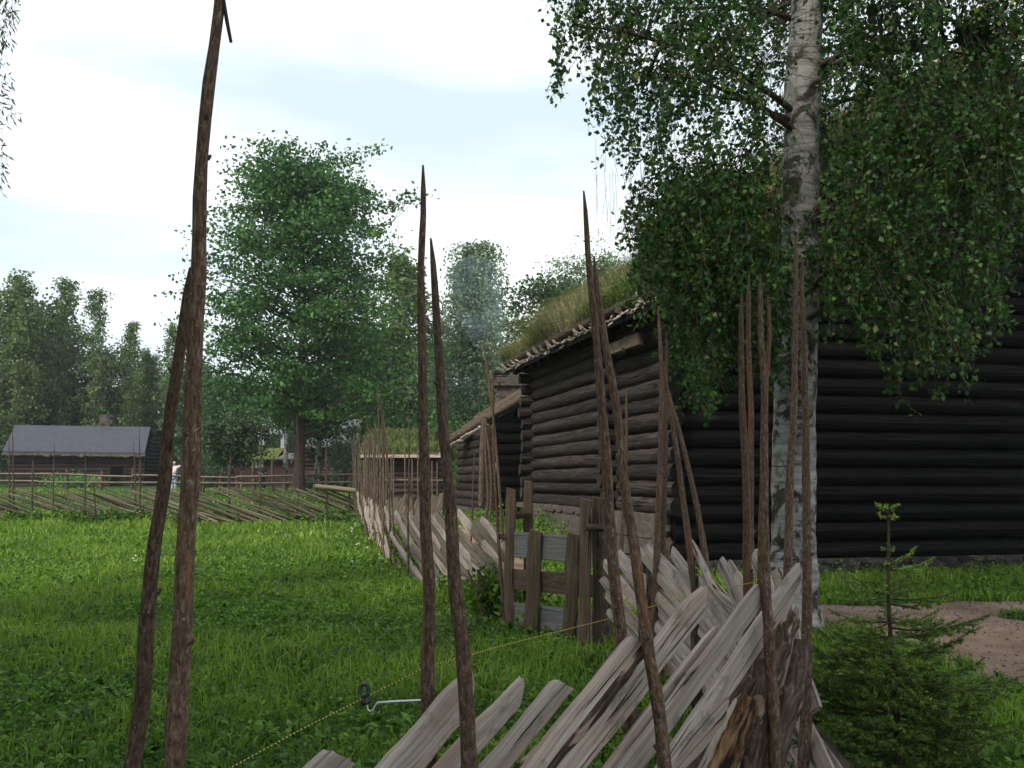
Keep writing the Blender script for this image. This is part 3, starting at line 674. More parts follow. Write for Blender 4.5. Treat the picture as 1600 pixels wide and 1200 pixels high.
for x, t, th in ((15, 680, 1), (22, 665, 1), (50, 715, .8), (83, 690, 1), (50, 712, 1), (150, 752, 1.4), (133, 705, .8), (218, 668, 1), (210, 690, 1), (287, 700, 1), (358, 720, 1), (356, 705, 1), (407, 656, 1), (465, 648, .9), (511, 688, 1), (509, 700, .8), (-45, 690, 1), (-120, 690, 1), (545, 742, 1.3)):
    b = 750 + 1.6 / 37 * F + 1; stake(fd, [(x - rng.normal(0, 3), t), (x + rng.normal(0, 1), (t + b) / 2), (x, b)], 37.3 + rng.uniform(-.3, .3), .022, .045, 'stake_old', n=8, sides=6, knots=1, rr=.4 * rng.random())

# round-rail fence beyond it
fe = thing("post_and_rail_fence", "weathered post-and-rail fence in front of the grey-roofed shed and the far houses", "fence", (-18, 57, 0.9))
gE = lambda px, Y_: float(H(P(px, 750, Y_)[0], Y_))
YE = 56.0
for a, b, z0, z1 in ((-120, 105, 1.02, .98), (100, 160, .98, .86), (160, 208, .86, .84), (206, 290, .93, .88), (285, 372, .88, .80), (370, 460, .86, .90), (455, 560, .92, .98), (-120, 60, .62, .60), (60, 160, .55, .5), (160, 290, .5, .52), (288, 380, .5, .5), (378, 470, .48, .5), (460, 560, .5, .55)):
    A_ = P(a, 750, YE); B_ = P(b, 750, YE); A_[2] = gE(a, YE) + z0; B_[2] = gE(b, YE) + z1
    mb = MB(); tube(mb, bow(A_, B_, 9, .004), .06, 7, .9 + rng.random() * .6); mb.build("rail", M['plank_far'], fe)
for x, hh in ((-60, 1.1), (20, 1.1), (105, 1.3), (158, 1.15), (206, 1.35), (219, 1.6), (288, 1.1), (313, 1.2), (318, .8), (343, 1.0), (372, .9), (395, 1.7), (398, .9), (426, 1.75), (447, 1.2), (493, 1.2), (545, 1.3)):
    A_ = P(x, 750, YE + .08); g_ = gE(x, YE); mb = MB(); tube(mb, bow([A_[0], A_[1], g_ - .1], [A_[0] + rng.normal(0, .04), A_[1], g_ + hh], 5, .004), .085, 7, .4 + .5 * rng.random()); mb.build("post", M['stake_old'], fe)

# slab fence before the sod hut
fs = thing("slab_fence", "low fence of dark leaning slabs with pale tips in front of the sod-roofed hut", "fence", (-5.5, 41, 0))
for k in range(34):
    x = 592 + k * 3.4; A_ = P(x, 750, 40.5); g_ = float(H(A_[0], A_[1])); L_ = rng.uniform(.75, 1.0)
    mb = MB(); split_plank(mb, A_ * [1, 1, 0] + [0, 0, g_ - .05], A_ * [1, 1, 0] + [rng.uniform(.25, .45), 0, g_ + L_], .13, .05, (1, 0, 0.1), 1, r_=rng.random() * .5, n=6); mb.build("slab", M['plank_far'], fs)
mb = MB(); tube(mb, bow(P(585, 750, 41.5), P(700, 751, 41.5), 6, .003), .045, 6, 1.2); mb.build("rail", M['plank_far'], fs)
for x, t in ((604, 715), (612, 712), (616, 700), (634, 700), (640, 718), (645, 717), (654, 700), (676, 720), (684, 722)):
    b = P(x, 750, 41.3); g_ = float(H(b[0], b[1])); tt = P(x - 1, t, 41.3); mb = MB(); tube(mb, bow([b[0], b[1], g_], tt, 5, .004), .03, 5, 1.2); mb.build("stake", M['stake_old'], fs)

# ------------------------------------------------------------------ gate
gt = thing("wooden_gate", "small wooden gate of three boards and two uprights between brown posts", "gate", (0.35, 10.3, 0))
def post(px, t, b, Y_, w, d_, mat='gate_brown', rnd=.5, name='post', parent=None, lean=0, zb=None):
    T_ = P(px + lean, t, Y_); B_ = P(px, b, Y_); B_[1] = T_[1] = Y_; B_[2] = -0.1 if zb is None else zb
    mb = MB(); n = 10
    split_plank(mb, B_, T_, w, d_, (1, -.3, 0), 0, r_=rnd, n=12, bend=.004, ragged=.3); return mb.build(name, M[mat], gt if parent is None else parent)
post(797, 764, 975, 11.05, .10, .09, rnd=.8, lean=2); post(826, 752, 900, 11.35, .10, .09, rnd=.5)
post(912, 780, 1010, 9.62, .105, .09, rnd=.9, lean=3); post(935, 778, 1005, 9.75, .10, .09, rnd=.3, lean=-1)
post(947, 840, 1008, 9.7, .10, .10, 'stake_old', .3)
gd = P(935, 840, 9.78) - P(803, 830, 11.0); gd[2] = 0; gdn = gd / np.linalg.norm(gd); gn = np.array([gdn[1], -gdn[0], 0])
def board(pa, pb, Ya, Yb, hgt, mat, rnd, lips=True):
    A_ = P(*pa, Ya); B_ = P(*pb, Yb); c = (A_ + B_) / 2; c[2] -= hgt / 2; ax = (B_ - A_) / 2
    mb = MB(); nrm = np.cross(ax / np.linalg.norm(ax), [0, 0, 1]); nrm /= np.linalg.norm(nrm)
    box(mb, c, ax, np.array([0, 0, hgt / 2]), nrm * .013, rnd)
    if lips:
        for s_ in (-1, 1): box(mb, c + [0, 0, s_ * (hgt / 2 - .018)] + nrm * (.016 if nrm[1] < 0 else -.016), ax * .999, np.array([0, 0, .010]), nrm * .006, rnd + .3)
    return mb.build("board", M[mat], gt, smooth=False)
board((803, 831), (936, 839), 11.05, 9.88, .27, 'gate_grey', .55); board((803, 889), (936, 899), 11.05, 9.88, .22, 'gate_brown', .25, False); board((803, 941), (932, 957), 11.05, 9.88, .27, 'gate_grey', .7)
for px, t, b, y_, w in ((834, 829, 992, 10.6, .15), (893, 834, 1000, 10.05, .13)):
    T_ = P(px + 3, t, y_); B_ = P(px - 3, b, y_); B_[2] = max(B_[2], .04); mb = MB(); split_plank(mb, B_, T_, w, .07, (1, -.4, 0), 0, r_=.45, n=12, bend=.003, ragged=.2); mb.build("upright", M['gate_brown'], gt)
mb = MB(); tube(mb, bow(P(916, 824, 9.5), P(945, 826, 9.5), 5, .01), .032, 8, .2); mb.build("latch_peg", M['stake_old'], gt)
mb = MB(); tube(mb, bow(P(800, 806, 11.2), P(828, 803, 11.3), 4, .0), .04, 8, .5); mb.build("latch_peg", M['gate_brown'], gt)
mb = MB(); th = np.linspace(0, 6.28, 13); c = P(785, 838, 11.0)
tube(mb, np.stack([c[0] + .03 * np.cos(th), c[1] + .06 * np.sin(th), c[2] + .03 * np.sin(th * 2)], 1), .01, 5, .5, cap=False); mb.build("hinge_loop", M['brick'], gt)

# ------------------------------------------------------------------ electric twine and its insulator
tw = [(150, 1320, 2.6), (360, 1200, 2.85), (470, 1140, 2.98), (572, 1089, 3.12), (664, 1043, 3.2), (800, 1005, 3.5), (955, 966, 3.9), (1080, 930, 4.3), (1240, 897, 4.8)]
W_ = np.array([P(*k) for k in tw]); s_ = np.linspace(0, len(tw) - 1, 160)
mb = MB(); tube(mb, np.stack([np.interp(s_, range(len(tw)), W_[:, i]) for i in range(3)], 1), 0.0018, 6, .5)
tag(mb.build("fence_twine", M['twine']), "thin yellow and black twine stretched behind the foreground stakes", "twine")
ins = thing("twine_insulator", "black ring insulator on a steel hook screwed to a stake, holding the twine", "insulator", tuple(P(572, 1090, 3.1)))
mb = MB(); hk = [(668, 1094, 3.12), (620, 1096, 3.11), (590, 1098, 3.1), (586, 1103, 3.1), (584, 1109, 3.1), (578, 1112, 3.1), (574, 1108, 3.1), (573, 1100, 3.1)]
tube(mb, np.array([P(*k) for k in hk]), .0038, 8, .5); mb.build("hook", M['steel'], ins)
mb = MB(); tube(mb, np.array([P(573, 1100, 3.1), P(572, 1097, 3.1), P(571, 1090, 3.1), P(571, 1086, 3.1)]), [.016, .018, .012, .009], 10, .5)
th = np.linspace(-2.0, 3.6, 22); c = P(569, 1079, 3.1); tube(mb, np.stack([c[0] + .0145 * np.cos(th), c[1] + .006 * np.sin(th), c[2] + .0165 * np.sin(th)], 1), .0062, 8, .5)
mb.build("ring", M['black'], ins)

# ------------------------------------------------------------------ log buildings
def logrow(mb, A_, B_, z, r, rnd, n=14, amp=.0035, sq=.92, sides=12, taper=0, cmi=None):
    A_ = np.array([A_[0], A_[1], z]); B_ = np.array([B_[0], B_[1], z])
    p = bow(A_, B_, n, amp); rad = r * (1 + rng.normal(0, .03, n)); rad = rad * np.linspace(1 + taper, 1 - taper, n)
    tube(mb, p, rad, sides, rnd, rough=.018, sq=sq, cmi=cmi)
def stonewall(mb, A_, B_, z0, z1, depth, size, rnd=(0, 1)):
    A_ = np.asarray(A_, float); B_ = np.asarray(B_, float); L_ = np.linalg.norm(B_ - A_); d = (B_ - A_) / L_; nrm = np.array([d[1], -d[0]])
    z = z0
    while z < z1 - .02:
        hh = min(size * rng.uniform(.5, 1.0), z1 - z); s = 0
        while s < L_:
            w = size * rng.uniform(.8, 2.2); c2 = A_ + d * (s + w / 2) + nrm * rng.uniform(-.05, .05)
            th = np.linspace(0, 2 * math.pi, 9)[:-1]; nn = 6; V = []
            for la in np.linspace(-1, 1, 5):
                rr = 1.0 if abs(la) < .9 else .80
                for t_ in th:
                    ex = np.sign(math.cos(t_)) * abs(math.cos(t_)) ** .35; ez = np.sign(math.sin(t_)) * abs(math.sin(t_)) ** .35
                    k = 1 + rng.normal(0, .05)
                    V.append([c2[0] + d[0] * ex * w * .5 * rr * k + nrm[0] * la * depth, c2[1] + d[1] * ex * w * .5 * rr * k + nrm[1] * la * depth, z + hh / 2 + ez * hh * .5 * rr * k])
            q = [[a * 8 + j, a * 8 + (j + 1) % 8, (a + 1) * 8 + (j + 1) % 8, (a + 1) * 8 + j] for a in range(4) for j in range(8)]
            q += [[3, 2, 1, 0], [7, 4, 3, 0], [7, 6, 5, 4], [33, 34, 35, 32], [35, 36, 39, 32], [37, 38, 39, 36]]
            mb.add(V, q, None, rng.uniform(*rnd)); s += w * .90
        z += hh * .88
    # a dark core behind the stones
    c = (A_ + B_) / 2; box(mb, [c[0], c[1], (z0 + z1) / 2], np.r_[d * (L_ / 2 - .06), 0], np.r_[nrm * depth * .93, 0], [0, 0, (z1 - z0) / 2 - .03], .8)

def bp(a, b, z=0.0):
    q = bN + bA * a + bB * b; return np.array([q[0], q[1], z])
ZE = 4.38; SL = 0.745; WID = 11.4; LEN = 8.75
barn = thing("log_barn", "big dark log barn with a grass-covered roof and tall stone footing behind the birch", "barn", (3, 17, 0))
# long side wall: weathered logs in two bays either side of the cross wall
mb = MB(); ZB = 1.02
zs = []; z = ZB + .14
while z < 4.55: zs.append(z); z += .285
for k, z in enumerate(zs):
    r = .141 * rng.uniform(.93, 1.08)
    logrow(mb, bp(-.30 - rng.uniform(0, .08), 0)[:2], bp(2.30, 0)[:2], z + rng.normal(0, .01), r * 1.03, rng.random(), amp=.004, cmi=1)
    logrow(mb, bp(2.62, -.02)[:2], bp(LEN + .30 + rng.uniform(0, .1), 0)[:2], z - .03 + rng.normal(0, .01), r, rng.random(), amp=.003)
    for a in (2.46, LEN):
        logrow(mb, bp(a, -.34 - rng.uniform(0, .08))[:2], bp(a, .4)[:2], z + .12, r * .9, rng.random() * .5, n=4)
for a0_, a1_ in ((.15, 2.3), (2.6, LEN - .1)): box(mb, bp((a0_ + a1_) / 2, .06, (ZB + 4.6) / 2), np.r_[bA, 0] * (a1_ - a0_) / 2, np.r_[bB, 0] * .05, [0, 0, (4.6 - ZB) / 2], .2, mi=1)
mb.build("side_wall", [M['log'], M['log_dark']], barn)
mb = MB(); z = .42; k = 0
while z < 8.3:
    b0 = -.05 if z < ZE + .2 else (z - ZE) / SL - .3; b1 = WID - .2 - (b0 if z > ZE else 0)
    if b1 - b0 > .4:
        logrow(mb, bp(0, b0 + (.10 if z < 4.5 else 0))[:2], bp(0, b1)[:2], z + rng.normal(0, .006), .163 * rng.uniform(.96, 1.05), rng.random(), n=26, amp=.0013)
    z += .31; k += 1
for zz in np.arange(.42, 4.4, .31):
    logrow(mb, bp(LEN, 0)[:2], bp(LEN, WID)[:2], zz, .16, .3, n=8); logrow(mb, bp(0, WID)[:2], bp(LEN, WID)[:2], zz, .16, .3, n=8)
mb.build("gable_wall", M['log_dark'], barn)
mb = MB(); stonewall(mb, bp(.1, 0)[:2], bp(LEN, 0)[:2], -.05, ZB + .02, .22, .62, (.3, 1)); mb.build("foundation", M['stone'], barn, smooth=False)
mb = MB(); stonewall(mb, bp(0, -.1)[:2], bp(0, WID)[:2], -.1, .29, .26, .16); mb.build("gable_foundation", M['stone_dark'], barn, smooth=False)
# roof deck, sod, bark edge, eave log
E0, E1 = -.95, LEN + .85; OV = -.62; RB = WID / 2 - .05
def rz(b): return ZE + (b - OV) * SL if b <= RB else ZE + (RB - OV) * SL - (b - RB) * SL
rf = MB()
for s_, (b0, b1) in enumerate(((OV, RB), (RB, WID + .6))):
    A_, B_, C_, D_ = bp(E0, b0, rz(b0)), bp(E1, b0, rz(b0)), bp(E1, b1, rz(b1)), bp(E0, b1, rz(b1))
    dn = np.array([0, 0, .10]); V = [A_, B_, C_, D_, A_ - dn, B_ - dn, C_ - dn, D_ - dn]
    rf.add(V, [[0, 3, 2, 1], [4, 5, 6, 7], [0, 1, 5, 4], [2, 3, 7, 6], [1, 2, 6, 5], [3, 0, 4, 7]], np.array([[0, 0], [9, 0], [9, 6], [0, 6]] * 2))
for a in np.arange(E0 + .15, E1, .8):   # rafters under the eave
    tube(rf, np.array([bp(a, OV + .1, rz(OV + .1) - .18), bp(a, 1.5, rz(1.5) - .18)]), .07, 8, .3)
for b_ in (.0, 1.3, 2.6, 3.9, 5.2): tube(rf, np.array([bp(E0 + .12, b_ + .05, rz(b_) - .24), bp(E1 - .1, b_ + .05, rz(b_) - .24)]), .11, 10, .2)
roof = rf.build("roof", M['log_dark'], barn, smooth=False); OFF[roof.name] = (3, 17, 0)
sd_ = MB()
def sodgrid(b0, b1, na=72, nb=36):
    a = np.linspace(E0 - .04, E1 + .04, na); b = np.linspace(b0, b1, nb); A2, B2 = np.meshgrid(a, b)
    z0 = np.vectorize(rz)(B2); ea = np.minimum(A2 - a[0], a[-1] - A2); eb = np.minimum(B2 - b0, 99 if b0 < 3 else B2 * 0 + 99)
    if b0 > 3: eb = b1 - B2
    rise = .36 * np.clip(ea / .16, 0, 1) ** .5 * np.clip(eb / .16, 0, 1) ** .5 + .10 * (vn(A2 * 1.2, B2 * 1.2) - .3) * np.clip(ea / .3, 0, 1) * np.clip(eb / .3, 0, 1)
    V = np.stack([bN[0] + bA[0] * A2 + bB[0] * B2, bN[1] + bA[1] * A2 + bB[1] * B2, z0 + .012 + rise], -1)
    i = np.arange(nb - 1)[:, None] * na + np.arange(na - 1)[None, :]
    sd_.add(V.reshape(-1, 3), np.stack([i, i + 1, i + na + 1, i + na], -1).reshape(-1, 4)); return None
sodgrid(OV - .02, RB); sodgrid(RB, WID + .62)
sod = sd_.build("sod", M['sod'], roof)
gb = MB(); n = 42000; a = rng.uniform(E0 - .02, E1 + .02, n); b = OV + (rng.random(n) ** 1.15) * (RB + .3 - OV)
k = rng.random(n) < .16; a = np.where(k, E0 + rng.random(n) * .22 - .04, a)
k2 = rng.random(n) < .14; b = np.where(k2, OV + rng.random(n) * .25 - .03, b)
x = bN[0] + bA[0] * a + bB[0] * b; y = bN[1] + bA[1] * a + bB[1] * b; z = np.vectorize(rz)(b) + .2
clump = vn(a * 1.1, b * 1.1 + 4)
azd = math.atan2(-bB[1], -bB[0]) + rng.normal(0, 1.1, n)       # lean down the slope
azd = np.where(k, math.atan2(-bA[1], -bA[0]) + rng.normal(0, .9, n), azd)
blades(gb, x, y, z, (.14 + .62 * clump ** 1.5) * rng.uniform(.35, 1.5, n), rng.uniform(.007, .013, n), 1.1, np.clip(rng.random(n) * .75 + .9 * (vn(a * .5 + 3, b * .5) - .30), 0, 1), azd, droop=.75)
# leafy green weeds on the sod
gb.build("roof_grass", M['sodgrass'], roof)["kind"] = "stuff"
gw = MB()
for ca, cb, nn in ((E0 + .3, .2, 500), (E0 + .6, 1.0, 500), (8.6, -.3, 260), (7.4, -.2, 200), (3.6, -.1, 200), (.6, 2.4, 400), (1.2, .3, 400)):
    a = rng.normal(ca, .28, nn); b = np.clip(rng.normal(cb, .25, nn), OV, 9); p = np.stack([bN[0] + bA[0] * a + bB[0] * b, bN[1] + bA[1] * a + bB[1] * b, np.vectorize(rz)(b) + .3 + rng.random(nn) * .16], 1)
    quads(gw, p, rng.normal(0, 1, (nn, 3)) + [0, 0, .7], rng.uniform(.05, .10, nn), .02)
gw.build("roof_weeds", M['leaf_bright'], roof, smooth=False)["kind"] = "stuff"
wb = MB()
def barkedge(a0, b0, a1, b1, nn, wide=.16):
    for k in range(nn):
        t = (k + rng.random() * .5) / nn; a = a0 + (a1 - a0) * t; b = b0 + (b1 - b0) * t; c = bp(a, b, rz(b) + .01 + rng.normal(0, .028))
        d = np.array([a1 - a0, b1 - b0]); d = d / np.linalg.norm(d); al = np.array([*(bA * d[0] + bB * d[1]), 0]); 
        if abs(b1 - b0) > abs(a1 - a0): al = bp(a, b + .5, rz(b + .5)) - bp(a, b, rz(b)); al /= np.linalg.norm(al); out = -np.r_[bA, 0]
        else: out = -np.r_[bB, 0]
        w = wide * rng.uniform(.25, 1.3); g = 6; V = []
        for j in range(g):
            u = j / (g - 1); cu = math.sin(u * 2.2 + rng.random() * .3) * .045 * rng.uniform(.5, 1.5)
            for s2 in (-1, 1): V.append(c + out * (u * .11 * rng.uniform(.7, 1.2) - .03) + al * s2 * w / 2 * rng.uniform(.7, 1) + np.array([0, 0, cu - .05 * u]))
        for j in range(g):
            for s2 in (0, 1): V.append(np.array(V[j * 2 + s2]) - [0, 0, .012])
        q = [[2 * j, 2 * j + 1, 2 * j + 3, 2 * j + 2] for j in range(g - 1)] + [[2 * g + 2 * j, 2 * g + 2 * j + 2, 2 * g + 2 * j + 3, 2 * g + 2 * j + 1] for j in range(g - 1)]
        q += [[2 * j, 2 * j + 2, 2 * g + 2 * j + 2, 2 * g + 2 * j] for j in range(g - 1)] + [[2 * j + 1, 2 * g + 2 * j + 1, 2 * g + 2 * j + 3, 2 * j + 3] for j in range(g - 1)] + [[2 * g - 2, 2 * g - 1, 4 * g - 1, 4 * g - 2]]
        wb.add(V, q, None, rng.random())
barkedge(E0, OV, E1, OV, 84); barkedge(E0, OV, E0, RB, 60, .13); wb.build("bark_edge", M['whitebark'], roof)
el = MB(); tube(el, bow(bp(E0 - .02, OV - .03, ZE + .16), bp(E1, OV - .03, ZE + .16), 24, .002), .075 * (1 + rng.normal(0, .05, 24)), 9, .2, rough=.05); el.build("eave_log", M['stake_old'], roof)
for k in [j for j in range(21) if j not in (3, 8, 9, 15)]:      # crooked hooks that hold the eave log: pale pointed pieces
    a = E0 + .25 + k * (E1 - E0 - .4) / 20 + rng.normal(0, .08); c = bp(a, OV - .08, ZE + .02); mb = MB(); up = np.array([0, 0, 1.]); o = -np.r_[bB, 0]; s2 = np.r_[bA, 0]; w = .025
    V = [c - s2 * w, c + s2 * w, c + o * .09 + up * .02, c + o * .12 + up * rng.uniform(.03, .20) + s2 * rng.normal(0, .09)]; mb.add(V + [q_ + s2 * .02 - o * .05 for q_ in V], [[0, 1, 2, 3], [4, 7, 6, 5], [0, 3, 7, 4], [1, 5, 6, 2], [2, 6, 7, 3], [0, 4, 5, 1]], None, rng.random()); mb.build("hook", M['whitebark'], roof, smooth=False)
mb = MB(); box(mb, bp(1.15, -.36, 3.98), np.r_[bA, 0] * .85, np.r_[bB, 0] * .05, [0, 0, .10], .8); mb.build("beam", M['gate_brown'], barn, smooth=False)

# second log cabin behind the barn
cN = np.array([P(764, 750, 30)[0], 30.0]); cA = np.array([-.22, .975]); cB = np.array([.975, .22])
def cp(a, b, z=0.): q = cN + cA * a + cB * b; return np.array([q[0], q[1], z])
cab = thing("log_cabin", "smaller log cabin with a low pole-edged roof just left of the barn", "cabin", (0.5, 31, 0))
mb = MB(); z = .84; zz_ = []
while z < 3.2:
    g_ = .145 * rng.uniform(.95, 1.07); logrow(mb, cp(-.25, 0)[:2], cp(5.3, 0)[:2], z, g_, rng.random(), n=10); zz_.append(z); z += .27
mb.build("side_wall", M['log'], cab)
mb = MB(); z = .60
while z < 4.6:
    b0 = max(0, (z - 3.0) / .56) ; logrow(mb, cp(0, b0 - .1)[:2], cp(0, 6)[:2], z, .165, rng.random(), n=10, amp=.002); z += .32
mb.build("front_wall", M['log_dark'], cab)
mb = MB(); stonewall(mb, cp(.1, 0)[:2], cp(5.2, 0)[:2], .1, .72, .2, .4, (.5, 1)); mb.build("foundation", M['stone'], cab, smooth=False)
NR, FR = P(846, 606, 28.3), P(703, 692, 33.2)      # lower roof edge, near and far
up_ = np.array([4.2, 1.1, 2.3]); mb = MB()
V = [NR, FR, FR + up_, NR + up_]; mb.add(V + [k - [0, 0, .12] for k in V], [[0, 3, 2, 1], [4, 5, 6, 7], [0, 1, 5, 4], [1, 2, 6, 5], [2, 3, 7, 6], [3, 0, 4, 7]], np.array([[0, 0], [6, 0], [6, 5], [0, 5]] * 2))
crf = mb.build("roof", M['log'], cab, smooth=False); OFF[crf.name] = (0.5, 31, 0)
for k, (u, zz, r) in enumerate(((0, .0, .10), (.10, .14, .075), (.32, .22, .07), (.55, .34, .06))):
    mb = MB(); tube(mb, bow(NR + up_ * u * .4 + [0, 0, zz], FR + up_ * u * .4 + [-.1, 0, zz], 12, .005), r, 8, .5 + .2 * k, rough=.03); mb.build("edge_pole", M['stake_old'], crf)
mb = MB()
for k in range(22):
    t = .55 + .45 * (k + rng.random() * .4) / 22; c = NR + (FR - NR) * t + [0, 0, -.14]; d = (FR - NR) / np.linalg.norm(FR - NR)
    box(mb, c + [-.05, -.05, rng.normal(0, .015)], d * .07, np.array([.06, 0, -.02]), np.array([0, 0, .022]), rng.random())
mb.build("bark_edge", M['whitebark'], crf, smooth=False)
mb = MB(); tube(mb, bow(P(757, 652, 28.8), P(752, 790, 28.8), 6, .004), .09, 8, .6); mb.build("porch_post", M['stake_old'], cab)
mb = MB(); w_ = P(770, 730, 29.9); w0 = cp(-.20, .12, 1.75); box(mb, w0, np.r_[cB, 0] * .05, [0, 0, .36], np.r_[cA, 0] * .03, .5); mb.build("window_frame", M['white'], cab, smooth=False)
# chimney
ch = MB(); c0 = P(800, 640, 32.5)
stonewall(ch, c0[:2] + [-.55, 0], c0[:2] + [.45, .1], 3.3, 5.0, .4, .34, (.4, 1)); stonewall(ch, c0[:2] + [-.62, 0], c0[:2] + [.52, .1], 4.62, 4.8, .48, .2)
chm = ch.build("chimney", M['stone'], crf, smooth=False)
mb = MB(); c1 = P(783, 583, 32.5); box(mb, c1, [.30, 0, 0], [0, .3, 0], [0, 0, .04], .2)
for sx in (-.24, .24):
    for sy in (-.24, .24): box(mb, c1 + [sx, sy, -.2], [.03, 0, 0], [0, .03, 0], [0, 0, .17], .2)
mb.build("chimney_cap", M['stone_dark'], crf, smooth=False)

# sod-roofed hut
hut = thing("sod_roofed_hut", "small hut with a thick grass roof behind the bristling fence stakes", "hut", (-6, 47, 0.3))
def gz(x, y): return float(H(x, y))
hL, hR = P(575, 700, 47), P(682, 700, 47); gh = gz(-6, 47)
mb = MB()
for k in range(9): logrow(mb, [hL[0], 47], [hR[0], 47], gh + .15 + k * .27, .15, rng.random(), n=6)
for k in range(13):
    z = gh + .15 + k * .27; ins_ = max(0, (z - 2.95) * 1.0)
    if 2.4 - ins_ > .2: logrow(mb, [hR[0], 47 + ins_ * .9], [hR[0] + .2, 51.5 - ins_ * .9], z, .15, rng.random() * .3, n=5)
mb.build("log_wall", M['shed_log'], hut)
mb = MB(); za = P(600, 714, 46.4)[2]; zr = P(600, 685, 49)[2]
V = [[hL[0] - .3, 46.4, za], [hR[0] + .15, 46.4, za], [hR[0] + .35, 49.2, zr], [hL[0] - .1, 49.2, zr], [hL[0] - .1, 52, za], [hR[0] + .55, 52, za]]
mb.add(V + [[a, b, c + .22] for a, b, c in V], [[0, 3, 2, 1], [3, 4, 5, 2], [6, 7, 8, 9], [9, 8, 11, 10], [0, 1, 7, 6], [1, 2, 8, 7], [2, 5, 11, 8], [4, 3, 9, 10], [3, 0, 6, 9], [5, 4, 10, 11]])
hr = mb.build("roof", M['sod'], hut, smooth=False); OFF[hr.name] = (-6, 47, 0.3)
gb = MB(); n = 5200; u = rng.random(n); v = rng.random(n); x = hL[0] - .3 + u * (hR[0] - hL[0] + .5) + .2 * v; y = 46.4 + 2.8 * v; z = za + .2 + (zr - za) * v
blades(gb, x, y, z, rng.uniform(.2, .5, n), .035, .7, rng.random(n) * .6); gb.build("roof_grass", M['sodgrass'], hr)["kind"] = "stuff"
mb = MB(); box(mb, [(hL[0] + hR[0]) / 2, 46.33, za + .04], [(hR[0] - hL[0]) / 2 + .3, 0, 0], [0, .03, 0], [0, 0, .07], 1); mb.build("fascia", M['plank'], hr, smooth=False)
mb = MB()
for y0, y1 in ((46.35, 49.2), (52.0, 49.2)):
    a = np.array([hR[0] + .2, y0, za + .1]); b = np.array([hR[0] + .42, y1, zr + .12]); box(mb, (a + b) / 2, (b - a) / 2, [.03, 0, 0], [0, 0, .07], 1)
mb.build("bargeboard", M['plank'], hr, smooth=False)

# grey-roofed shed at the left
SY = 80.0; shed = thing("log_shed", "long brown log shed with plain grey roof, dark doorway and stub chimney", "shed", (-34, 80, 1))
gS = gz(-34, SY); xl, xr = P(14, 740, SY)[0], P(226, 740, SY)[0]; zt = P(100, 708, SY)[2]
mb = MB(); z = gS + .1
while z < zt + .05:
    dl, dr = P(172, 740, SY)[0], P(196, 740, SY)[0]
    if z < P(180, 728, SY)[2]: logrow(mb, [xl, SY], [dl, SY], z, .17, rng.random(), n=8, amp=.001); logrow(mb, [dr, SY], [xr, SY], z, .17, rng.random() * .4, n=5, amp=.001)
    else: logrow(mb, [xl, SY], [xr, SY], z, .17, rng.random(), n=8, amp=.001)
    z += .31
mb.build("log_wall", M['shed_log'], shed)
mb = MB(); xr2 = xr + .55; zrd = P(130, 665, SY + 3)[2]; z = gS + .1
while z < zrd - .5:
    ins_ = max(0, (z - zt) / (zrd - zt) * 3.0); logrow(mb, [xr, SY + ins_], [xr + .4, SY + 4.6 - ins_ * .6], z, .17, rng.random() * .3, n=5, amp=.001); z += .31
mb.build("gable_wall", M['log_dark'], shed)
mb = MB(); box(mb, [(xl + xr) / 2 + .3, SY + 3.2, (gS + zt) / 2], [(xr - xl) / 2 - .3, 0, 0], [0, 2.7, 0], [0, 0, (zt - gS) / 2 - .1], 0); mb.build("interior", M['dark'], shed, smooth=False)
dfx = (P(172, 740, SY)[0], P(196, 740, SY)[0]); zd = P(180, 728, SY)[2]; mb = MB()
for x_ in dfx: box(mb, [x_, SY - .15, (gS + zd) / 2], [.09, 0, 0], [0, .06, 0], [0, 0, (zd - gS) / 2], .6)
box(mb, [sum(dfx) / 2, SY - .15, zd + .08], [(dfx[1] - dfx[0]) / 2 + .15, 0, 0], [0, .06, 0], [0, 0, .08], .6); mb.build("door_frame", M['shed_log'], shed, smooth=False)
E_l, E_r, R_l, R_r = P(4, 704, SY - .9), P(226, 707, SY - .9), P(24, 664, SY + 3), P(235, 667, SY + 3); off = np.array([.7, 3.9 * 1.0, 0])
B_l, B_r = R_l * 2 - E_l, R_r * 2 - E_r; B_l[2] = E_l[2]; B_r[2] = E_r[2]; B_r[0] = R_r[0] + .5; B_l[0] = R_l[0] + .9
mb = MB(); V = [E_l, E_r, R_r, R_l, B_r, B_l]; V = V + [np.array(k) - [0, 0, .14] for k in V]
mb.add(V, [[0, 1, 2, 3], [3, 2, 4, 5], [6, 9, 8, 7], [9, 11, 10, 8], [0, 6, 7, 1], [1, 7, 8, 2], [2, 8, 10, 4], [3, 9, 6, 0], [5, 11, 9, 3]]); srf = mb.build("roof", M['shedroof'], shed, smooth=False); OFF[srf.name] = (-34, 80, 1)
mb = MB(); nn = 46
for k in range(nn):
    t = (k + .5) / nn; c = E_l + (E_r - E_l) * t + [0, .1, -.22 + rng.normal(0, .03)]; box(mb, c, [.14, 0, 0], [0, .06, 0], [0, 0, rng.uniform(.08, .15)], rng.random())
mb.build("ragged_fascia", M['plank_far'], srf, smooth=False)
mb = MB(); c = P(165, 655, SY + 3.4); stonewall(mb, c[:2] + [-.42, 0], c[:2] + [.42, 0], c[2] - 1.0, c[2] + .38, .3, .2, (.0, .5)); mb.build("chimney", M['stone'], srf, smooth=False)
mb = MB(); c = P(147, 756, SY - 2); gC = gz(c[0], SY - 2)
for sx in (-.45, .45): box(mb, [c[0] + sx, SY - 2, gC + .25], [.03, 0, 0], [0, .25, 0], [0, 0, .25], .9)
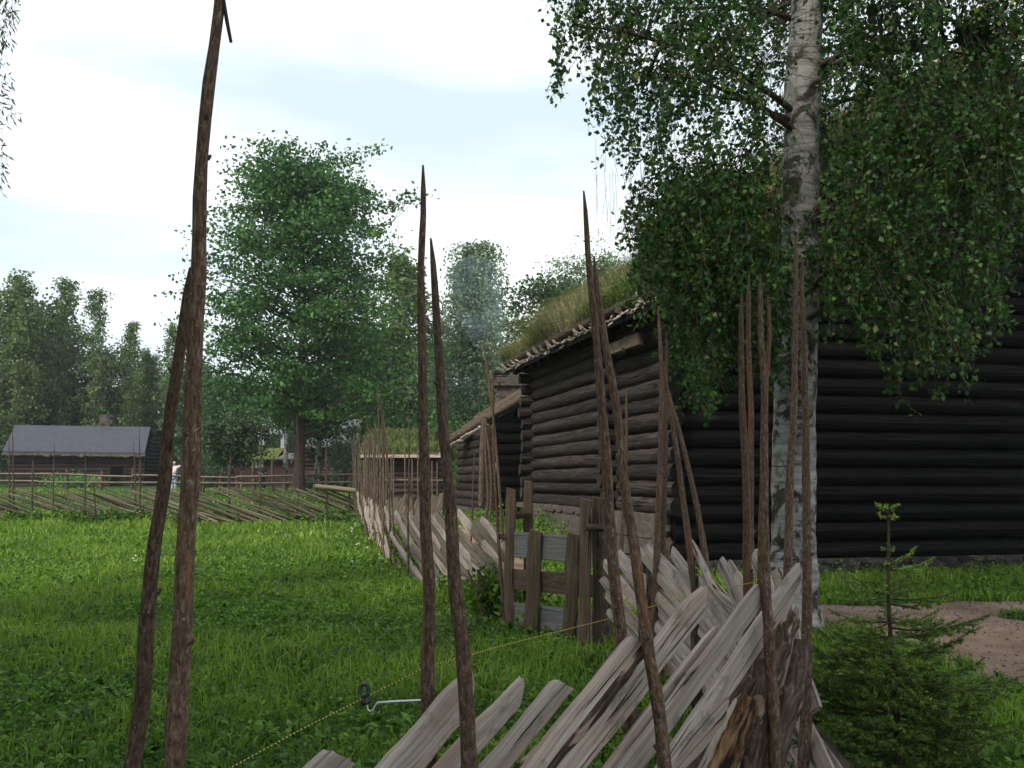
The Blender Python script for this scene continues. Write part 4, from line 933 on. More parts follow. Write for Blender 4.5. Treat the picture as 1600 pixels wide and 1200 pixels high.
box(mb, [c[0], SY - 2, gC + .47], [.6, 0, 0], [0, .25, 0], [0, 0, .03], .9); box(mb, [c[0], SY - 1.75, gC + .72], [.6, .0, 0], [0, .02, 0], [0, 0, .12], .9)
tag(mb.build("wooden_bench", M['plank'], smooth=False), "small grey wooden bench against the log shed, left of its doorway", "bench")

# red-brown outbuilding with a mossy roof
rb = thing("board_outbuilding", "long low red-brown board building with a mossy roof behind the maple's trunk", "outbuilding", (-24, 78, 1))
gR = gz(-24, 78); x0, x1 = P(322, 740, 78)[0], P(468, 740, 78)[0]; zt = P(400, 716, 78)[2]
mb = MB(); nb = 46
for k in range(nb):
    w = (x1 - x0) / nb; box(mb, [x0 + w * (k + .5), 78 - .02 * (k % 2), (gR + zt) / 2], [w * .48, 0, 0], [0, .05, 0], [0, 0, (zt - gR) / 2], rng.random())
box(mb, [(x0 + x1) / 2, 80.4, (gR + zt) / 2], [(x1 - x0) / 2 - .05, 0, 0], [0, 2.3, 0], [0, 0, (zt - gR) / 2 - .02], .3)
mb.build("board_wall", M['redbrown'], rb, smooth=False)
for nm, xa, xb, za_, mt in (("mossy_roof", 378, 432, 700, 'moss'), ("plain_roof", 432, 470, 708, 'pale_roof'), ("plain_roof", 318, 378, 706, 'dark')):
    a, b = P(xa, 715, 77.4), P(xb, 715, 77.4); zr = P(400, za_, 80)[2]; mb = MB(); V = [[a[0], 77.4, zt], [b[0], 77.4, zt], [b[0], 80, zr], [a[0], 80, zr], [b[0], 82.6, zt], [a[0], 82.6, zt]]; V += [[p_[0], p_[1], p_[2] - .12] for p_ in V]
    mb.add(V, [[0, 1, 2, 3], [3, 2, 4, 5], [6, 9, 8, 7], [9, 11, 10, 8], [0, 6, 7, 1], [1, 7, 8, 2], [2, 8, 10, 4], [3, 9, 6, 0], [5, 11, 9, 3]]); mb.build(nm, M[mt], rb, smooth=False)
mb = MB(); c = P(403, 724, 77.9); w, h_ = .45, .35
for sx in (-1, 0, 1): box(mb, [c[0] + sx * w, 77.85, c[2]], [.04, 0, 0], [0, .04, 0], [0, 0, h_], .8)
for sz in (-1, 1): box(mb, [c[0], 77.85, c[2] + sz * h_], [w + .04, 0, 0], [0, .036, 0], [0, 0, .04], .8)
wf = mb.build("window_frame", M['plank_far'], rb, smooth=False); OFF[wf.name] = (-24, 78, 1)
mb = MB(); box(mb, [c[0], 77.9, c[2]], [w, 0, 0], [0, .01, 0], [0, 0, h_]); mb.build("pane", M['glass'], wf, smooth=False)
mb = MB(); ln = P(352, 722, 77.5)
for sx in (-.25, .25): tube(mb, np.array([[ln[0] + sx, 77.3, gR], [ln[0] + sx, 77.7, gR + 2.4]]), .035, 6, .9)
for k in range(6): tube(mb, np.array([[ln[0] - .25, 77.33 + k * .06, gR + .4 + k * .36], [ln[0] + .25, 77.33 + k * .06, gR + .4 + k * .36]]), .025, 6, .9)
tag(mb.build("wooden_ladder", M['plank_far']), "short wooden ladder leaning on the red-brown outbuilding's left end", "ladder")

# white portal beyond
wp = MB(); Y_ = 83.5; g_ = gz(-22, Y_)
a, b = P(407, 676, Y_), P(440, 676, Y_)
for p_ in (P(405, 676, Y_), P(411, 676, Y_), P(442, 676, Y_)): box(wp, [p_[0], Y_, (g_ + p_[2]) / 2], [.14, 0, 0], [0, .14, 0], [0, 0, (p_[2] - g_) / 2])
box(wp, (P(402, 674, Y_) + P(443, 675, Y_)) / 2, (P(443, 675, Y_) - P(402, 674, Y_)) / 2, [0, .22, 0], [0, 0, .2]); 
tag(wp.build("white_portal", M['white'], smooth=False), "white painted portal of posts and a beam standing above the mossy roof", "portal")

# farmhouse at the centre
fh = thing("farmhouse", "dark farmhouse with a pale roof and porch windows to the right of the maple trunk", "house", (-16, 70, 1)); gF = gz(-16, 70)
x0, x1 = P(474, 740, 70)[0], P(556, 740, 70)[0]; zt = P(500, 694, 70)[2]; zb = P(500, 733, 70)[2]
mb = MB(); z = zb
while z < zt + .2: logrow(mb, [x0, 70], [x1, 70], z, .16, rng.random(), n=6, amp=.001); logrow(mb, [x0, 70], [x0 + .2, 75], z, .16, rng.random(), n=4, amp=.001); z += .3
mb.build("log_wall", M['shed_log'], fh)
mb = MB(); box(mb, [(x0 + x1) / 2, 72.6, (gF + zb) / 2 - .1], [(x1 - x0) / 2, 0, 0], [0, 2.75, 0], [0, 0, (zb - gF) / 2], .4); mb.build("plinth", M['brick'], fh, smooth=False)
mb = MB(); box(mb, [(x0 + x1) / 2, 72.7, (zt + zb) / 2], [(x1 - x0) / 2 - .1, 0, 0], [0, 2.5, 0], [0, 0, (zt - zb) / 2]); mb.build("interior", M['dark'], fh, smooth=False)
a, b, c, d = P(470, 698, 69.2), P(560, 692, 69.2), P(566, 655, 73), P(512, 655, 73); mb = MB(); V = [a, b, c, d]; mb.add(V + [k - [0, 0, .15] for k in V], [[0, 1, 2, 3], [4, 7, 6, 5], [0, 4, 5, 1], [1, 5, 6, 2], [2, 6, 7, 3], [3, 7, 4, 0]]); mb.build("roof", M['pale_roof'], fh, smooth=False)
for px, n_ in ((538, 0), (546, 1)):
    c = P(px, 709, 69.8); mb = MB(); w, h_ = .15, .36
    for sx in (-1, 1): box(mb, [c[0] + sx * (w + .03), 69.76, c[2]], [.03, 0, 0], [0, .04, 0], [0, 0, h_ + .06])
    for sz in (-1, 1): box(mb, [c[0], 69.76, c[2] + sz * (h_ + .03)], [w, 0, 0], [0, .036, 0], [0, 0, .03])
    wf = mb.build("window_frame", M['shed_log'], fh, smooth=False); OFF[wf.name] = (-16, 70, 1)
    mb = MB(); box(mb, [c[0], 69.8, c[2]], [w, 0, 0], [0, .01, 0], [0, 0, h_]); mb.build("pane", M['pale_roof'], wf, smooth=False)
mb = MB(); c = P(524, 714, 69); box(mb, c, [.05, 0, 0], [0, .05, 0], [0, 0, 1.0]); mb.build("porch_post", M['pale_roof'], fh, smooth=False)

# ------------------------------------------------------------------ trees
def grow(height, crown0, radius, nl, lpc, leaf, prof='round', trunk_r=.2, droop=0.0, limbs_r=.35, flat=.55, lean=0., trunk_mat='stake_old', leaf_mat_='leaf_wood', seed=0, clum=.5, sub=3, fork=False, up=.5, n_l=1.0, wander=.006):
    "trunk with limbs and a crown of leaf clusters; returns two meshes' builders, base at the origin"
    tb, cb = MB(), MB(); n = 14
    top = np.array([lean * height, 0, height]); tp = bow([0, 0, -.3], top * .97, n, wander)
    trad = trunk_r * (1 - np.linspace(0, 1, n) ** .9 * .93); trad[0] *= 1.35
    tube(tb, tp, trad, 9, .5, rough=.04); az = rng.random() * 6
    for k in range(nl):
        f = (k + rng.random() * .8) / nl; hz = crown0 + (height * .97 - crown0) * f ** .9
        i = min(n - 2, int((hz + .3) / (height * .97 + .3) * (n - 1))); o = tp[i] + (tp[i + 1] - tp[i]) * rng.random()
        az += 2.4 + rng.normal(0, .3)
        if prof == 'round': rr = radius * math.sqrt(max(.04, 1 - ((f - .36) / .68) ** 2))
        elif prof == 'egg': rr = radius * math.sqrt(max(.05, 1 - ((f - .22) / .88) ** 2)) * (1.08 - .30 * f)
        elif prof == 'cone': rr = radius * (1.05 - f) ** .8
        else: rr = radius * (min(1, .45 + f * 1.8) if f < .4 else (1.12 - f) ** .55 * 1.12)
        rr *= rng.uniform(.7, 1.12); el = up * (1 - droop) + .5 * f
        d = np.array([math.cos(az), math.sin(az), math.tan(el) * .8])
        e = o + d * rr; mid = o + d * rr * .5 + [0, 0, rr * .08]
        e[2] -= droop * rr * .5
        lp = np.array([o, (o + mid) / 2, mid, (mid + e) / 2 + [0, 0, .03 * rr], e]); lr = limbs_r * trad[i] + .012
        tube(tb, lp, np.linspace(lr, .012, 5), 6, .5, cap=False)
        pts = [mid + (e - mid) * u + rng.normal(0, .10 * rr, 3) for u in np.linspace(0, 1, max(2, int(sub)))] + [o + (mid - o) * .6 + rng.normal(0, .08 * rr, 3)]
        for p_ in list(pts):
            for _ in range(2):
                q_ = p_ + rng.normal(0, .2 * rr + .1, 3) * [1, 1, .6]; pts.append(q_)
                tube(tb, np.array([p_, (p_ + q_) / 2, q_]), [.02, .014, .008], 4, .5, cap=False)
        for p_ in pts:
            m_ = int(lpc * rng.uniform(.6, 1.3)); s_ = clum * rng.uniform(.6, 1.2)
            c = p_ + rng.normal(0, 1, (m_, 3)) * [s_, s_, s_ * flat]
            if droop > .3: c[:, 2] = p_[2] + .2 - np.abs(rng.normal(0, 1, m_)) * s_ * (1 + droop * 1.6); c[:, :2] = p_[:2] + rng.normal(0, 1, (m_, 2)) * s_ * .55
            dd = rng.normal(0, 1, (m_, 3)) + [0, 0, -.3 - droop]
            quads(cb, c, dd, leaf * rng.uniform(.6, 1.4, m_), leaf * .36, np.clip(rng.normal(.45, .16, m_) + rng.normal(0, .22), 0, 1))  # random tone per cluster puts lit and dim clumps into the leaf colour
    return tb, cb
def tree_thing(name, label, base, spec, group=None, tm='stake_old', lm='leaf_wood'):
    st = rng.bit_generator.state
    t = thing(name, label, "tree", tuple(base), group); tb, cb = grow(**spec)
    kz = spec['height'] / np.percentile(np.concatenate(cb.v)[:, 2], 99.8)
    for b_ in (tb, cb):
        for v_ in b_.v: v_[:, 2] *= kz
    for b_, nm, mt in ((tb, "trunk", tm), (cb, "crown", lm)):
        keep_o = OFF[t.name]; OFF[t.name] = (0, 0, 0); o = b_.build(nm, M[mt], t, smooth=(nm == "trunk")); OFF[t.name] = keep_o
    return t

# the big maple in the meadow's far side
Ym = 55; bx = P(467, 750, Ym)[0]; gM = gz(bx, Ym)
htm = P(480, 238, Ym)[2] - gM
tree_thing("maple_tree", "large full maple standing alone beyond the meadow, tallest tree left of centre", (bx, Ym, gM),
           dict(height=htm, crown0=3.7, radius=5.6, nl=92, lpc=36, leaf=.24, prof='egg', trunk_r=.36, flat=.42, clum=.55, sub=4, up=.22, wander=.004), tm='trunk_dark', lm='leaf_maple')
# prototypes for the wood
WOODG = "trees of the wood behind the meadow"
wood = [  # px, top py, Y, kind, width factor, label
    (-62, 470, 98, 'd', 1.2, "dark leafy tree at the wood's left end, cut by the photo's edge"),
    (18, 432, 96, 'b', 1.1, "pale-stemmed birch rising just above the left end of the grey shed roof"),
    (50, 462, 104, 'd', 1.1, "round dark tree between the wood's two leftmost pale stems"),
    (92, 436, 100, 's', .9, "thin airy birch with a see-through top, tallest above the grey shed"),
    (141, 452, 97, 's', .9, "slim airy birch whose white stem meets the shed roof left of the chimney"),
    (72, 512, 110, 'd', 1.2, "low dark tree filling the gap behind the two airy birches"),
    (168, 540, 108, 'd', 1.2, "broad dark tree right behind the shed's stub chimney"),
    (197, 503, 99, 's', 1.0, "pointed birch whose stem rises over the right part of the shed roof"),
    (228, 548, 103, 'b', 1.0, "lower rounded birch above the shed's right gable"),
    (262, 506, 97, 's', .9, "slim birch with a bright stem just left of the leftmost leaning stake"),
    (300, 560, 106, 'd', 1.2, "dark tree behind the crossing of the two tallest stakes"),
    (-150, 450, 102, 'd', 1.3, "dark tree beyond the left edge of the wood"),
    (345, 585, 98, 'm', 1.0, "low bright-green leafy tree over the left end of the red-brown outbuilding"),
    (390, 600, 101, 'm', 1.1, "spreading green tree behind the mossy roof"),
    (462, 600, 96, 'd', 1.0, "dark tree half hidden behind the maple's trunk"),
    (542, 500, 78, 'd', 1.0, "dark tree filling the right flank of the maple"),
    (628, 400, 80, 'b', 1.5, "tall dark birch between the maple and the pair of red stakes"),
    (590, 520, 92, 'd', 1.2, "dark tree under the tall birch left of the red stakes"),
    (742, 382, 64, 'w', 1.0, "tall weeping birch rising behind the chimney smoke"),
    (690, 520, 90, 'd', 1.2, "dark tree seen between the two red stakes and the weeping birch"),
    (800, 545, 90, 'd', 1.0, "low dark tree right behind the cabin chimney"),
    (868, 432, 48, 'p', 1.0, "dark bluish tree peeping over the barn's grass roof"),
    (925, 398, 52, 'n', .9, "light green treetop highest above the barn's grass roof"),
]
protos = {}
def proto_spec(kind, hgt, wf):
    if kind == 'd': return dict(height=hgt, crown0=hgt * .10, radius=4.2 * wf, nl=34, lpc=26, leaf=.42, prof='round', trunk_r=.22, flat=.7, clum=.9, sub=3, up=.5), 'leaf_dark', 'stake_old'
    if kind == 'b': return dict(height=hgt, crown0=hgt * .22, radius=3.0 * wf, nl=34, lpc=26, leaf=.34, prof='birch', trunk_r=.17, droop=.5, flat=.9, clum=.7, sub=3), 'leaf_wood', 'birch'
    if kind == 's': return dict(height=hgt, crown0=hgt * .30, radius=1.9 * wf, nl=30, lpc=15, leaf=.30, prof='birch', trunk_r=.13, droop=.6, flat=1., clum=.5, sub=2), 'leaf_wood', 'birch'
    if kind == 'w': return dict(height=hgt, crown0=hgt * .16, radius=3.1 * wf, nl=58, lpc=34, leaf=.22, prof='birch', trunk_r=.2, droop=.8, flat=1., clum=.55, sub=3), 'leaf_grey', 'birch'
    if kind == 'n': return dict(height=hgt, crown0=hgt * .3, radius=3.2, nl=40, lpc=44, leaf=.15, prof='round', trunk_r=.2, flat=.5, clum=.42, sub=3, up=.3), 'leaf_grey', 'stake_old'
    if kind == 'p': return dict(height=hgt, crown0=hgt * .3, radius=2.2 * wf, nl=30, lpc=36, leaf=.2, prof='round', trunk_r=.2, flat=.5, clum=.45, sub=3), 'leaf_dark', 'stake_old'
    return dict(height=hgt, crown0=hgt * .08, radius=3.4 * wf, nl=34, lpc=34, leaf=.26, prof='round', trunk_r=.2, flat=.6, clum=.6, sub=3, up=.35), 'leaf_maple', 'stake_old'
kname = dict(n="broadleaf_tree", d="broadleaf_tree", b="birch_tree", s="birch_tree", w="weeping_birch_tree", m="broadleaf_tree", p="broadleaf_tree")
for px, tp_, Y_, kd, wf, lab in wood:
    b = P(px, 750, Y_); g_ = gz(b[0], Y_); hgt = P(px, tp_, Y_)[2] - g_
    if kd in protos:
        src, h0 = protos[kd]; s_ = hgt / h0; copy_thing(src, (b[0], Y_, g_), lab, rng.random() * 6.28, (s_ * wf ** .5, s_ * wf ** .5, s_), WOODG)
    else:
        spec, lm, tm = proto_spec(kd, hgt, wf); protos[kd] = (tree_thing(kname[kd], lab, (b[0], Y_, g_), spec, WOODG, tm, lm), hgt)
# slender young birches by the farmyard
for px, tp_, Y_, rr, lab in ((347, 650, 60, .07, "thin white young birch stem at the left of the red-brown outbuilding"), (377, 640, 60, .07, "thin white young birch stem in front of the outbuilding's middle"),
                             (447, 560, 63, .22, "stout grey birch left of the maple trunk"), (497, 600, 60, .32, "old birch with a thick white trunk before the farmhouse porch")):
    b = P(px, 750, Y_); g_ = gz(b[0], Y_); hgt = P(px, tp_, Y_)[2] - g_
    tree_thing("birch_tree", lab, (b[0], Y_, g_), dict(height=hgt, crown0=hgt * .52, radius=1.6, nl=16, lpc=26, leaf=.2, prof='round', trunk_r=rr, droop=.4, flat=1, clum=.4, sub=2), None, 'birch', 'leaf_dark')
for lab, x, y, hh in (("unseen leafy tree behind the viewer to the left, added to shade the near meadow", -10.0, -1.8, 14.0), ("unseen leafy tree behind the viewer nearer the fence, added for its shade", -4.2, -5.2, 15.5)):  # unseen trees added to shade the near meadow
    tree_thing("broadleaf_tree", lab, (x, y, 0), dict(height=hh, crown0=4.6, radius=4.8, nl=60, lpc=40, leaf=.26, prof='egg', trunk_r=.24, flat=.5, clum=.5, sub=3), "unseen shade trees behind the viewer", 'stake_old', 'leaf_maple')
# bushes
def bush(label, px, Y_, w, h_, mat, n=2600, leaf=.2):
    b = P(px, 750, Y_); g_ = gz(b[0], Y_); t = thing("bush", label, "bush", (b[0], Y_, g_)); cb = MB()
    nc = 26
    for k in range(nc):
        a = rng.random() * 6.28; r = rng.random() ** .5; c = np.array([math.cos(a) * r * w * .42, math.sin(a) * r * w * .3, h_ * (.15 + .75 * rng.random() * (1 - .5 * r))])
        m_ = n // nc; quads(cb, c + rng.normal(0, 1, (m_, 3)) * [w * .11, w * .1, h_ * .12], rng.normal(0, 1, (m_, 3)) + [0, 0, .1], leaf * rng.uniform(.6, 1.3, m_), leaf * .35, np.clip(rng.normal(.5, .22, m_), 0, 1))
    tb = MB()
    for k in range(7): tube(tb, bow([rng.normal(0, .1), rng.normal(0, .1), -.1], [rng.normal(0, w * .25), rng.normal(0, w * .2), h_ * .8], 5, .03), np.linspace(.03, .01, 5) * (1 + h_ * .2), 5, .4)
    o_ = OFF[t.name]; OFF[t.name] = (0, 0, 0); tb.build("stem", M['stake_old'], t); cb.build("leaves", M[mat], t, smooth=False); OFF[t.name] = o_; return t
bush("bright green bush behind the sod-roofed hut, left of the red stakes", 622, 57, 4.2, 4.6, 'leaf_bright')
bush("green bush between the red stakes and the cabin roof", 688, 56, 3.4, 4.6, 'leaf_bright')
bush("grey-leaved willow bush between the farmhouse and the sod-roofed hut", 540, 60, 2.4, 4.3, 'leaf_grey')
bush("low leafy bush growing before the wall of the grey-roofed shed", 108, 76, 4.5, 1.4, 'leaf_bright', 1200)
bush("yellow-green sapling behind the grey-roofed shed's chimney", 168, 88, 3.2, 6.6, 'leaf_bright', 1400)
bush("dark bush at the red-brown outbuilding's left corner", 315, 76, 3.6, 3.2, 'leaf_dark', 1500)
bush("low bush at the foot of the thick white birch", 505, 61, 2.6, 1.1, 'leaf_dark', 900)
bush("leafy weed bush at the foot of the gate's left post", 768, 11.6, .55, .75, 'herb', 1500, .07)
bush("bush hiding the wood's floor beyond the shed's right gable", 255, 86, 5, 3.4, 'leaf_dark', 1500, .3)
# the far wood as one mass
mb = MB(); n = 34000; x = rng.uniform(-95, 60, n); y = rng.uniform(112, 130, n); top = 5 + 6 * vn(x * .11, y * .05) + 4 * vn(x * .45, 3)
z = H(x, y) + rng.random(n) * top; kk_ = ~((x / y > -.262) & (x / y < -.215) & (z < H(x, y) + 5)); x, y, z, n = x[kk_], y[kk_], z[kk_], int(kk_.sum()); quads(mb, np.stack([x, y, z], 1), rng.normal(0, 1, (n, 3)) + [0, 0, -.3], rng.uniform(.5, 1.1, n), .26)
x = rng.uniform(-85, -28, 7000); y = rng.uniform(92, 110, 7000); z = H(x, y) + rng.random(7000) * 5.5
quads(mb, np.stack([x, y, z], 1), rng.normal(0, 1, (7000, 3)), rng.uniform(.4, .8, 7000), .2)
struct(mb.build("woods", M['leaf_dark'], smooth=False), "stuff")

# ------------------------------------------------------------------ the near birch
bt = thing("birch_tree", "big white-barked birch with hanging leafy boughs in front of the barn's black gable", "tree", (3.0, 10.6, 0))
tp = [(1237, 1000), (1238, 940), (1240, 860), (1240, 700), (1243, 600), (1250, 460), (1250, 330), (1252, 230), (1254, 130), (1262, 0), (1270, -160), (1272, -400), (1280, -800), (1284, -1300), (1290, -1900)]
tr = [.36, .275, .235, .225, .215, .20, .195, .19, .195, .17, .16, .14, .11, .07, .03]
W_ = np.array([P(x, y, 10.6) for x, y in tp]); W_[0][2] = -.1; s_ = np.linspace(0, len(tp) - 1, 110)
tpath = np.stack([np.interp(s_, range(len(tp)), W_[:, i]) for i in range(3)], 1)
for _ in range(3): tpath[1:-1] = (tpath[:-2] + 2 * tpath[1:-1] + tpath[2:]) / 4
trad = np.interp(s_, range(len(tp)), tr) * (1 + .03 * np.sin(s_ * 5)); mb = MB(); tube(mb, tpath, trad, 22, .5, rough=.02)
trunk = mb.build("trunk", M['birch'], bt); OFF[trunk.name] = (3.0, 10.6, 0)
limbs = MB(); twigs = MB(); lv = MB()
def tpt(z): 
    i = np.argmin(abs(tpath[:, 2] - z)); return tpath[i], trad[i]
ENV = [(866, -900), (866, 170), (885, 200), (935, 215), (965, 262), (1010, 318), (1040, 352), (985, 375), (965, 395), (1005, 420), (985, 470), (1035, 500), (1050, 560), (1085, 655), (1110, 662), (1140, 600), (1165, 560), (1215, 640), (1240, 520), (1275, 440), (1300, 540), (1360, 560), (1400, 668), (1450, 600), (1500, 640), (1535, 560), (1590, 545), (1560, 480), (1600, 420), (1700, 420), (1900, 300), (1900, -900)]
def inpoly(x, y, poly):
    c = False; n = len(poly)
    for i in range(n):
        x1, y1 = poly[i]; x2, y2 = poly[(i + 1) % n]
        if (y1 > y) != (y2 > y) and x < (x2 - x1) * (y - y1) / (y2 - y1) + x1: c = not c
    return c
# boughs: targets as photograph points with a depth of their own round the trunk
bt_t = [(900, 40, 9.0), (960, -120, 9.6), (1010, 120, 9.4), (1080, 150, 10.0), (1120, 300, 9.6), (1050, -40, 11.6), (1150, 60, 11.8), (1110, 420, 9.3), (1060, 400, 9.4), (1150, 480, 9.2), (1000, 20, 10.6), (1180, 380, 11.8),
        (1340, 60, 11.8), (1420, 150, 10.0), (1500, 60, 9.8), (1580, 100, 10.8), (1460, 300, 9.6), (1380, 380, 9.4), (1520, 400, 9.4), (1560, 250, 9.0), (1330, 250, 11.8), (1650, 300, 10.0), (1700, 80, 10.6), (1430, -80, 12.2), (1560, -150, 9.6), (1330, -200, 9.2), (1180, -200, 12.0), (1080, -280, 9.2), (940, -300, 10.8), (1640, -300, 11.6), (1460, -420, 9.6), (1250, -500, 12.4), (1040, -560, 10.6), (1780, -100, 10.2), (1340, 420, 9.0), (1420, 460, 9.1)]
bpaths = []
for x, y, Y_ in bt_t:
    e = P(x, y, Y_); dist = np.linalg.norm(e[:2] - W_[5][:2]); o, r_ = tpt(min(13, max(2.9, e[2] - dist * .12 + .1)))
    mid = (o + e) / 2 + [0, 0, dist * .16]; t = np.linspace(0, 1, 12)[:, None]
    p = (1 - t) ** 2 * o + 2 * t * (1 - t) * mid + t ** 2 * e; p[1:-1] += rng.normal(0, .025, (10, 3))
    for _ in range(1): p[1:-1] = (p[:-2] + 2 * p[1:-1] + p[2:]) / 4
    tube(limbs, p, np.linspace(min(.04, r_ * .35), .006, 12), 7, .2, cap=False); bpaths.append(p)
allb = np.concatenate([p[3:] for p in bpaths])
# hanging strands of leaves; each strand hangs from a twig that springs from the closest bough
LA = []; LD = []; LR = []
def strand(top, L_, anchor=None, dens=1.0, leaf=.05):
    n_ = max(4, int(L_ / .05)); t = np.linspace(0, 1, n_)[:, None]; sway = rng.normal(0, .28, 3) * [1, 1, 0]
    p = top + t * np.array([0, 0, -L_]) + sway * L_ * t ** 1.5 + rng.normal(0, .006, (n_, 3))
    tube(twigs, p[:: max(1, n_ // 6)], .0022, 3, .3, cap=False)
    m_ = int(L_ * 34 * dens); u = rng.random(m_); q_ = np.stack([np.interp(u, t[:, 0], p[:, i]) for i in range(3)], 1) + rng.normal(0, .028, (m_, 3))
    LA.append(q_); LD.append(rng.normal(0, .8, (m_, 3)) + [0, 0, -.55]); LR.append(np.clip(rng.normal(.42, .16, m_) + rng.normal(0, .14), 0, 1))
cnt = 0; tries = 0
while cnt < 3600 and tries < 90000:
    tries += 1; bxp = rng.uniform(866, 1720); byp = rng.uniform(-420, 700)
    if cnt % 9 == 0: bxp = rng.uniform(960, 1220); byp = rng.uniform(330, 660); Y_ = rng.uniform(8.7, 12.7)
    if byp < -60 and rng.random() < .55: continue
    if not inpoly(bxp, byp, ENV): continue
    if 1212 < bxp < 1292 and byp < 330: 
        if rng.random() < .85: Y_ = rng.uniform(11.0, 12.7)
    if 1215 < bxp < 1290 and byp > 600: continue
    dn_ = vn(bxp / 48., byp / 60. + Y_ * 1.4); edge = bxp < 1210 and byp < 340
    if dn_ < (.47 if edge else .24): continue
    if edge and rng.random() < .12: continue
    if bxp < 1230 and byp > 380: Y_ = rng.uniform(8.4, 10.4)
    b = P(bxp, byp, Y_); L_ = rng.uniform(.18, .75) if byp < 560 else rng.uniform(.2, .5)
    top = b + [0, 0, L_]; j = np.argmin(((allb - top) ** 2).sum(1)); a = allb[j]; dd = np.linalg.norm(a - top)
    if dd > 1.45: continue
    if dd > .08: tube(twigs, np.array([a, (a + top) / 2 + [0, 0, .08 + .1 * dd], top]), [.005, .0035, .0022], 3, .3, cap=False); u = rng.random((int(dd * 14), 1)); LA.append(a + (top - a) * u + [0, 0, .05] + rng.normal(0, .035, (len(u), 3))); LD.append(rng.normal(0, .8, (len(u), 3)) + [0, 0, -.4]); LR.append(np.clip(rng.normal(.45, .2, len(u)), 0, 1))
    strand(top, L_, dens=1.0); cnt += 1
# fine bare hanging twigs at the left
for _ in range(46):
    x = rng.uniform(930, 1090); y = rng.uniform(180, 330); top = P(x, y, rng.uniform(8.9, 10)); L_ = rng.uniform(.3, .8); p = top + np.linspace(0, 1, 6)[:, None] * np.array([rng.normal(0, .05), rng.normal(0, .05), -L_]); tube(twigs, p, .0018, 3, .2, cap=False)
LA = np.concatenate(LA); LD = np.concatenate(LD); LR = np.concatenate(LR)
# the lit side of the trunk stays fairly clear of leaves
fr = (LA[:, 1] < 10.75) & (abs(LA[:, 0] / LA[:, 1] - .289) < .027) & (LA[:, 2] > 3.9) & (rng.random(len(LA)) < .86)
LA, LD, LR = LA[~fr], LD[~fr], LR[~fr]; n = len(LA)
quads(lv, LA, LD, rng.uniform(.042, .074, n), rng.uniform(.018, .029, n), LR, fold=.3)
limbs.build("bough", M['stake_old'], trunk); twigs.build("twigs", M['stake_old'], bt); lv.build("crown", M['leaf_birch'], bt, smooth=False)
print("birch leaves", n, "strands", cnt)

# ------------------------------------------------------------------ tree whose twigs enter the frame at the upper left
wt = thing("willow_tree", "willow of narrow leaves whose twig ends hang in at the upper left edge", "tree", (-8.8, 8.2, 0))
mb = MB(); p0 = bow([-8.8, 8.2, -.2], [-8.6, 8.0, 10.5], 20, .01); tube(mb, p0, np.linspace(.34, .05, 20), 12, .5, rough=.04)
lv2 = MB(); tw2 = MB()
LA = []; LD = []; WL = []
for k in range(190):
    f = rng.random(); z = 3.2 + 8 * f; az = rng.random() * 6.28; rr = 3.7 * math.sqrt(max(.05, 1 - ((f - .35) / .7) ** 2)) * rng.uniform(.55, 1.05)
    e = np.array([-8.7 + math.cos(az) * rr, 8.1 + math.sin(az) * rr, z + rng.uniform(-.2, .8)])
    o = p0[min(19, int((z + .2) / 10.7 * 19 * .8))]; mid = (o + e) / 2 + [0, 0, .6]; t = np.linspace(0, 1, 7)[:, None]
    p = (1 - t) ** 2 * o + 2 * t * (1 - t) * mid + t ** 2 * e; tube(mb, p, np.linspace(.05, .006, 7), 5, .4, cap=False); WL.append(p[2:])
    for j in range(9):
        s0 = p[rng.integers(2, 7)] + rng.normal(0, .35, 3); L_ = rng.uniform(.4, 1.3); m_ = int(60 * L_); u = rng.random(m_)[:, None]
        LA.append(s0 + u * [0, 0, -L_] + rng.normal(0, .05, (m_, 3))); LD.append(rng.normal(0, .5, (m_, 3)) + [0, 0, -.8])
for x, y, L_ in ((8, -20, .5), (18, -10, .35), (2, 40, .4), (10, 120, .25), (4, 200, .3), (20, 165, .12), (3, 255, .25), (24, -30, .35), (6, 150, .2), (-6, 90, 1.2), (-14, 200, .8), (-20, 0, 1.5)):
    s0 = P(x, y, 8.4); m_ = int(60 * L_) + 8; u = rng.random(m_)[:, None]; LA.append(s0 + u * [.0, 0, -L_] + rng.normal(0, .03, (m_, 3))); LD.append(rng.normal(0, .5, (m_, 3)) + [.3, 0, -.8])
    wl_ = np.concatenate(WL); a_0 = wl_[np.argmin(((wl_ - s0) ** 2).sum(1))]; tube(tw2, bow(a_0, s0, 6, .04), .0022, 4, .3, cap=False); tube(tw2, bow(s0, s0 - [0, 0, L_], 6, .03), .0015, 4, .3, cap=False)
    u = rng.random((22, 1)); LA.append(a_0 + (s0 - a_0) * u - [0, 0, .08] + rng.normal(0, .05, (22, 3))); LD.append(rng.normal(0, .5, (22, 3)) + [0, 0, -.8])
LA = np.concatenate(LA); LD = np.concatenate(LD); quads(lv2, LA, LD, rng.uniform(.05, .09, len(LA)), .008)
mb.build("trunk", M['stake_old'], wt); tw2.build("twigs", M['stake_old'], wt); lv2.build("crown", M['leaf_dark'], wt, smooth=False)

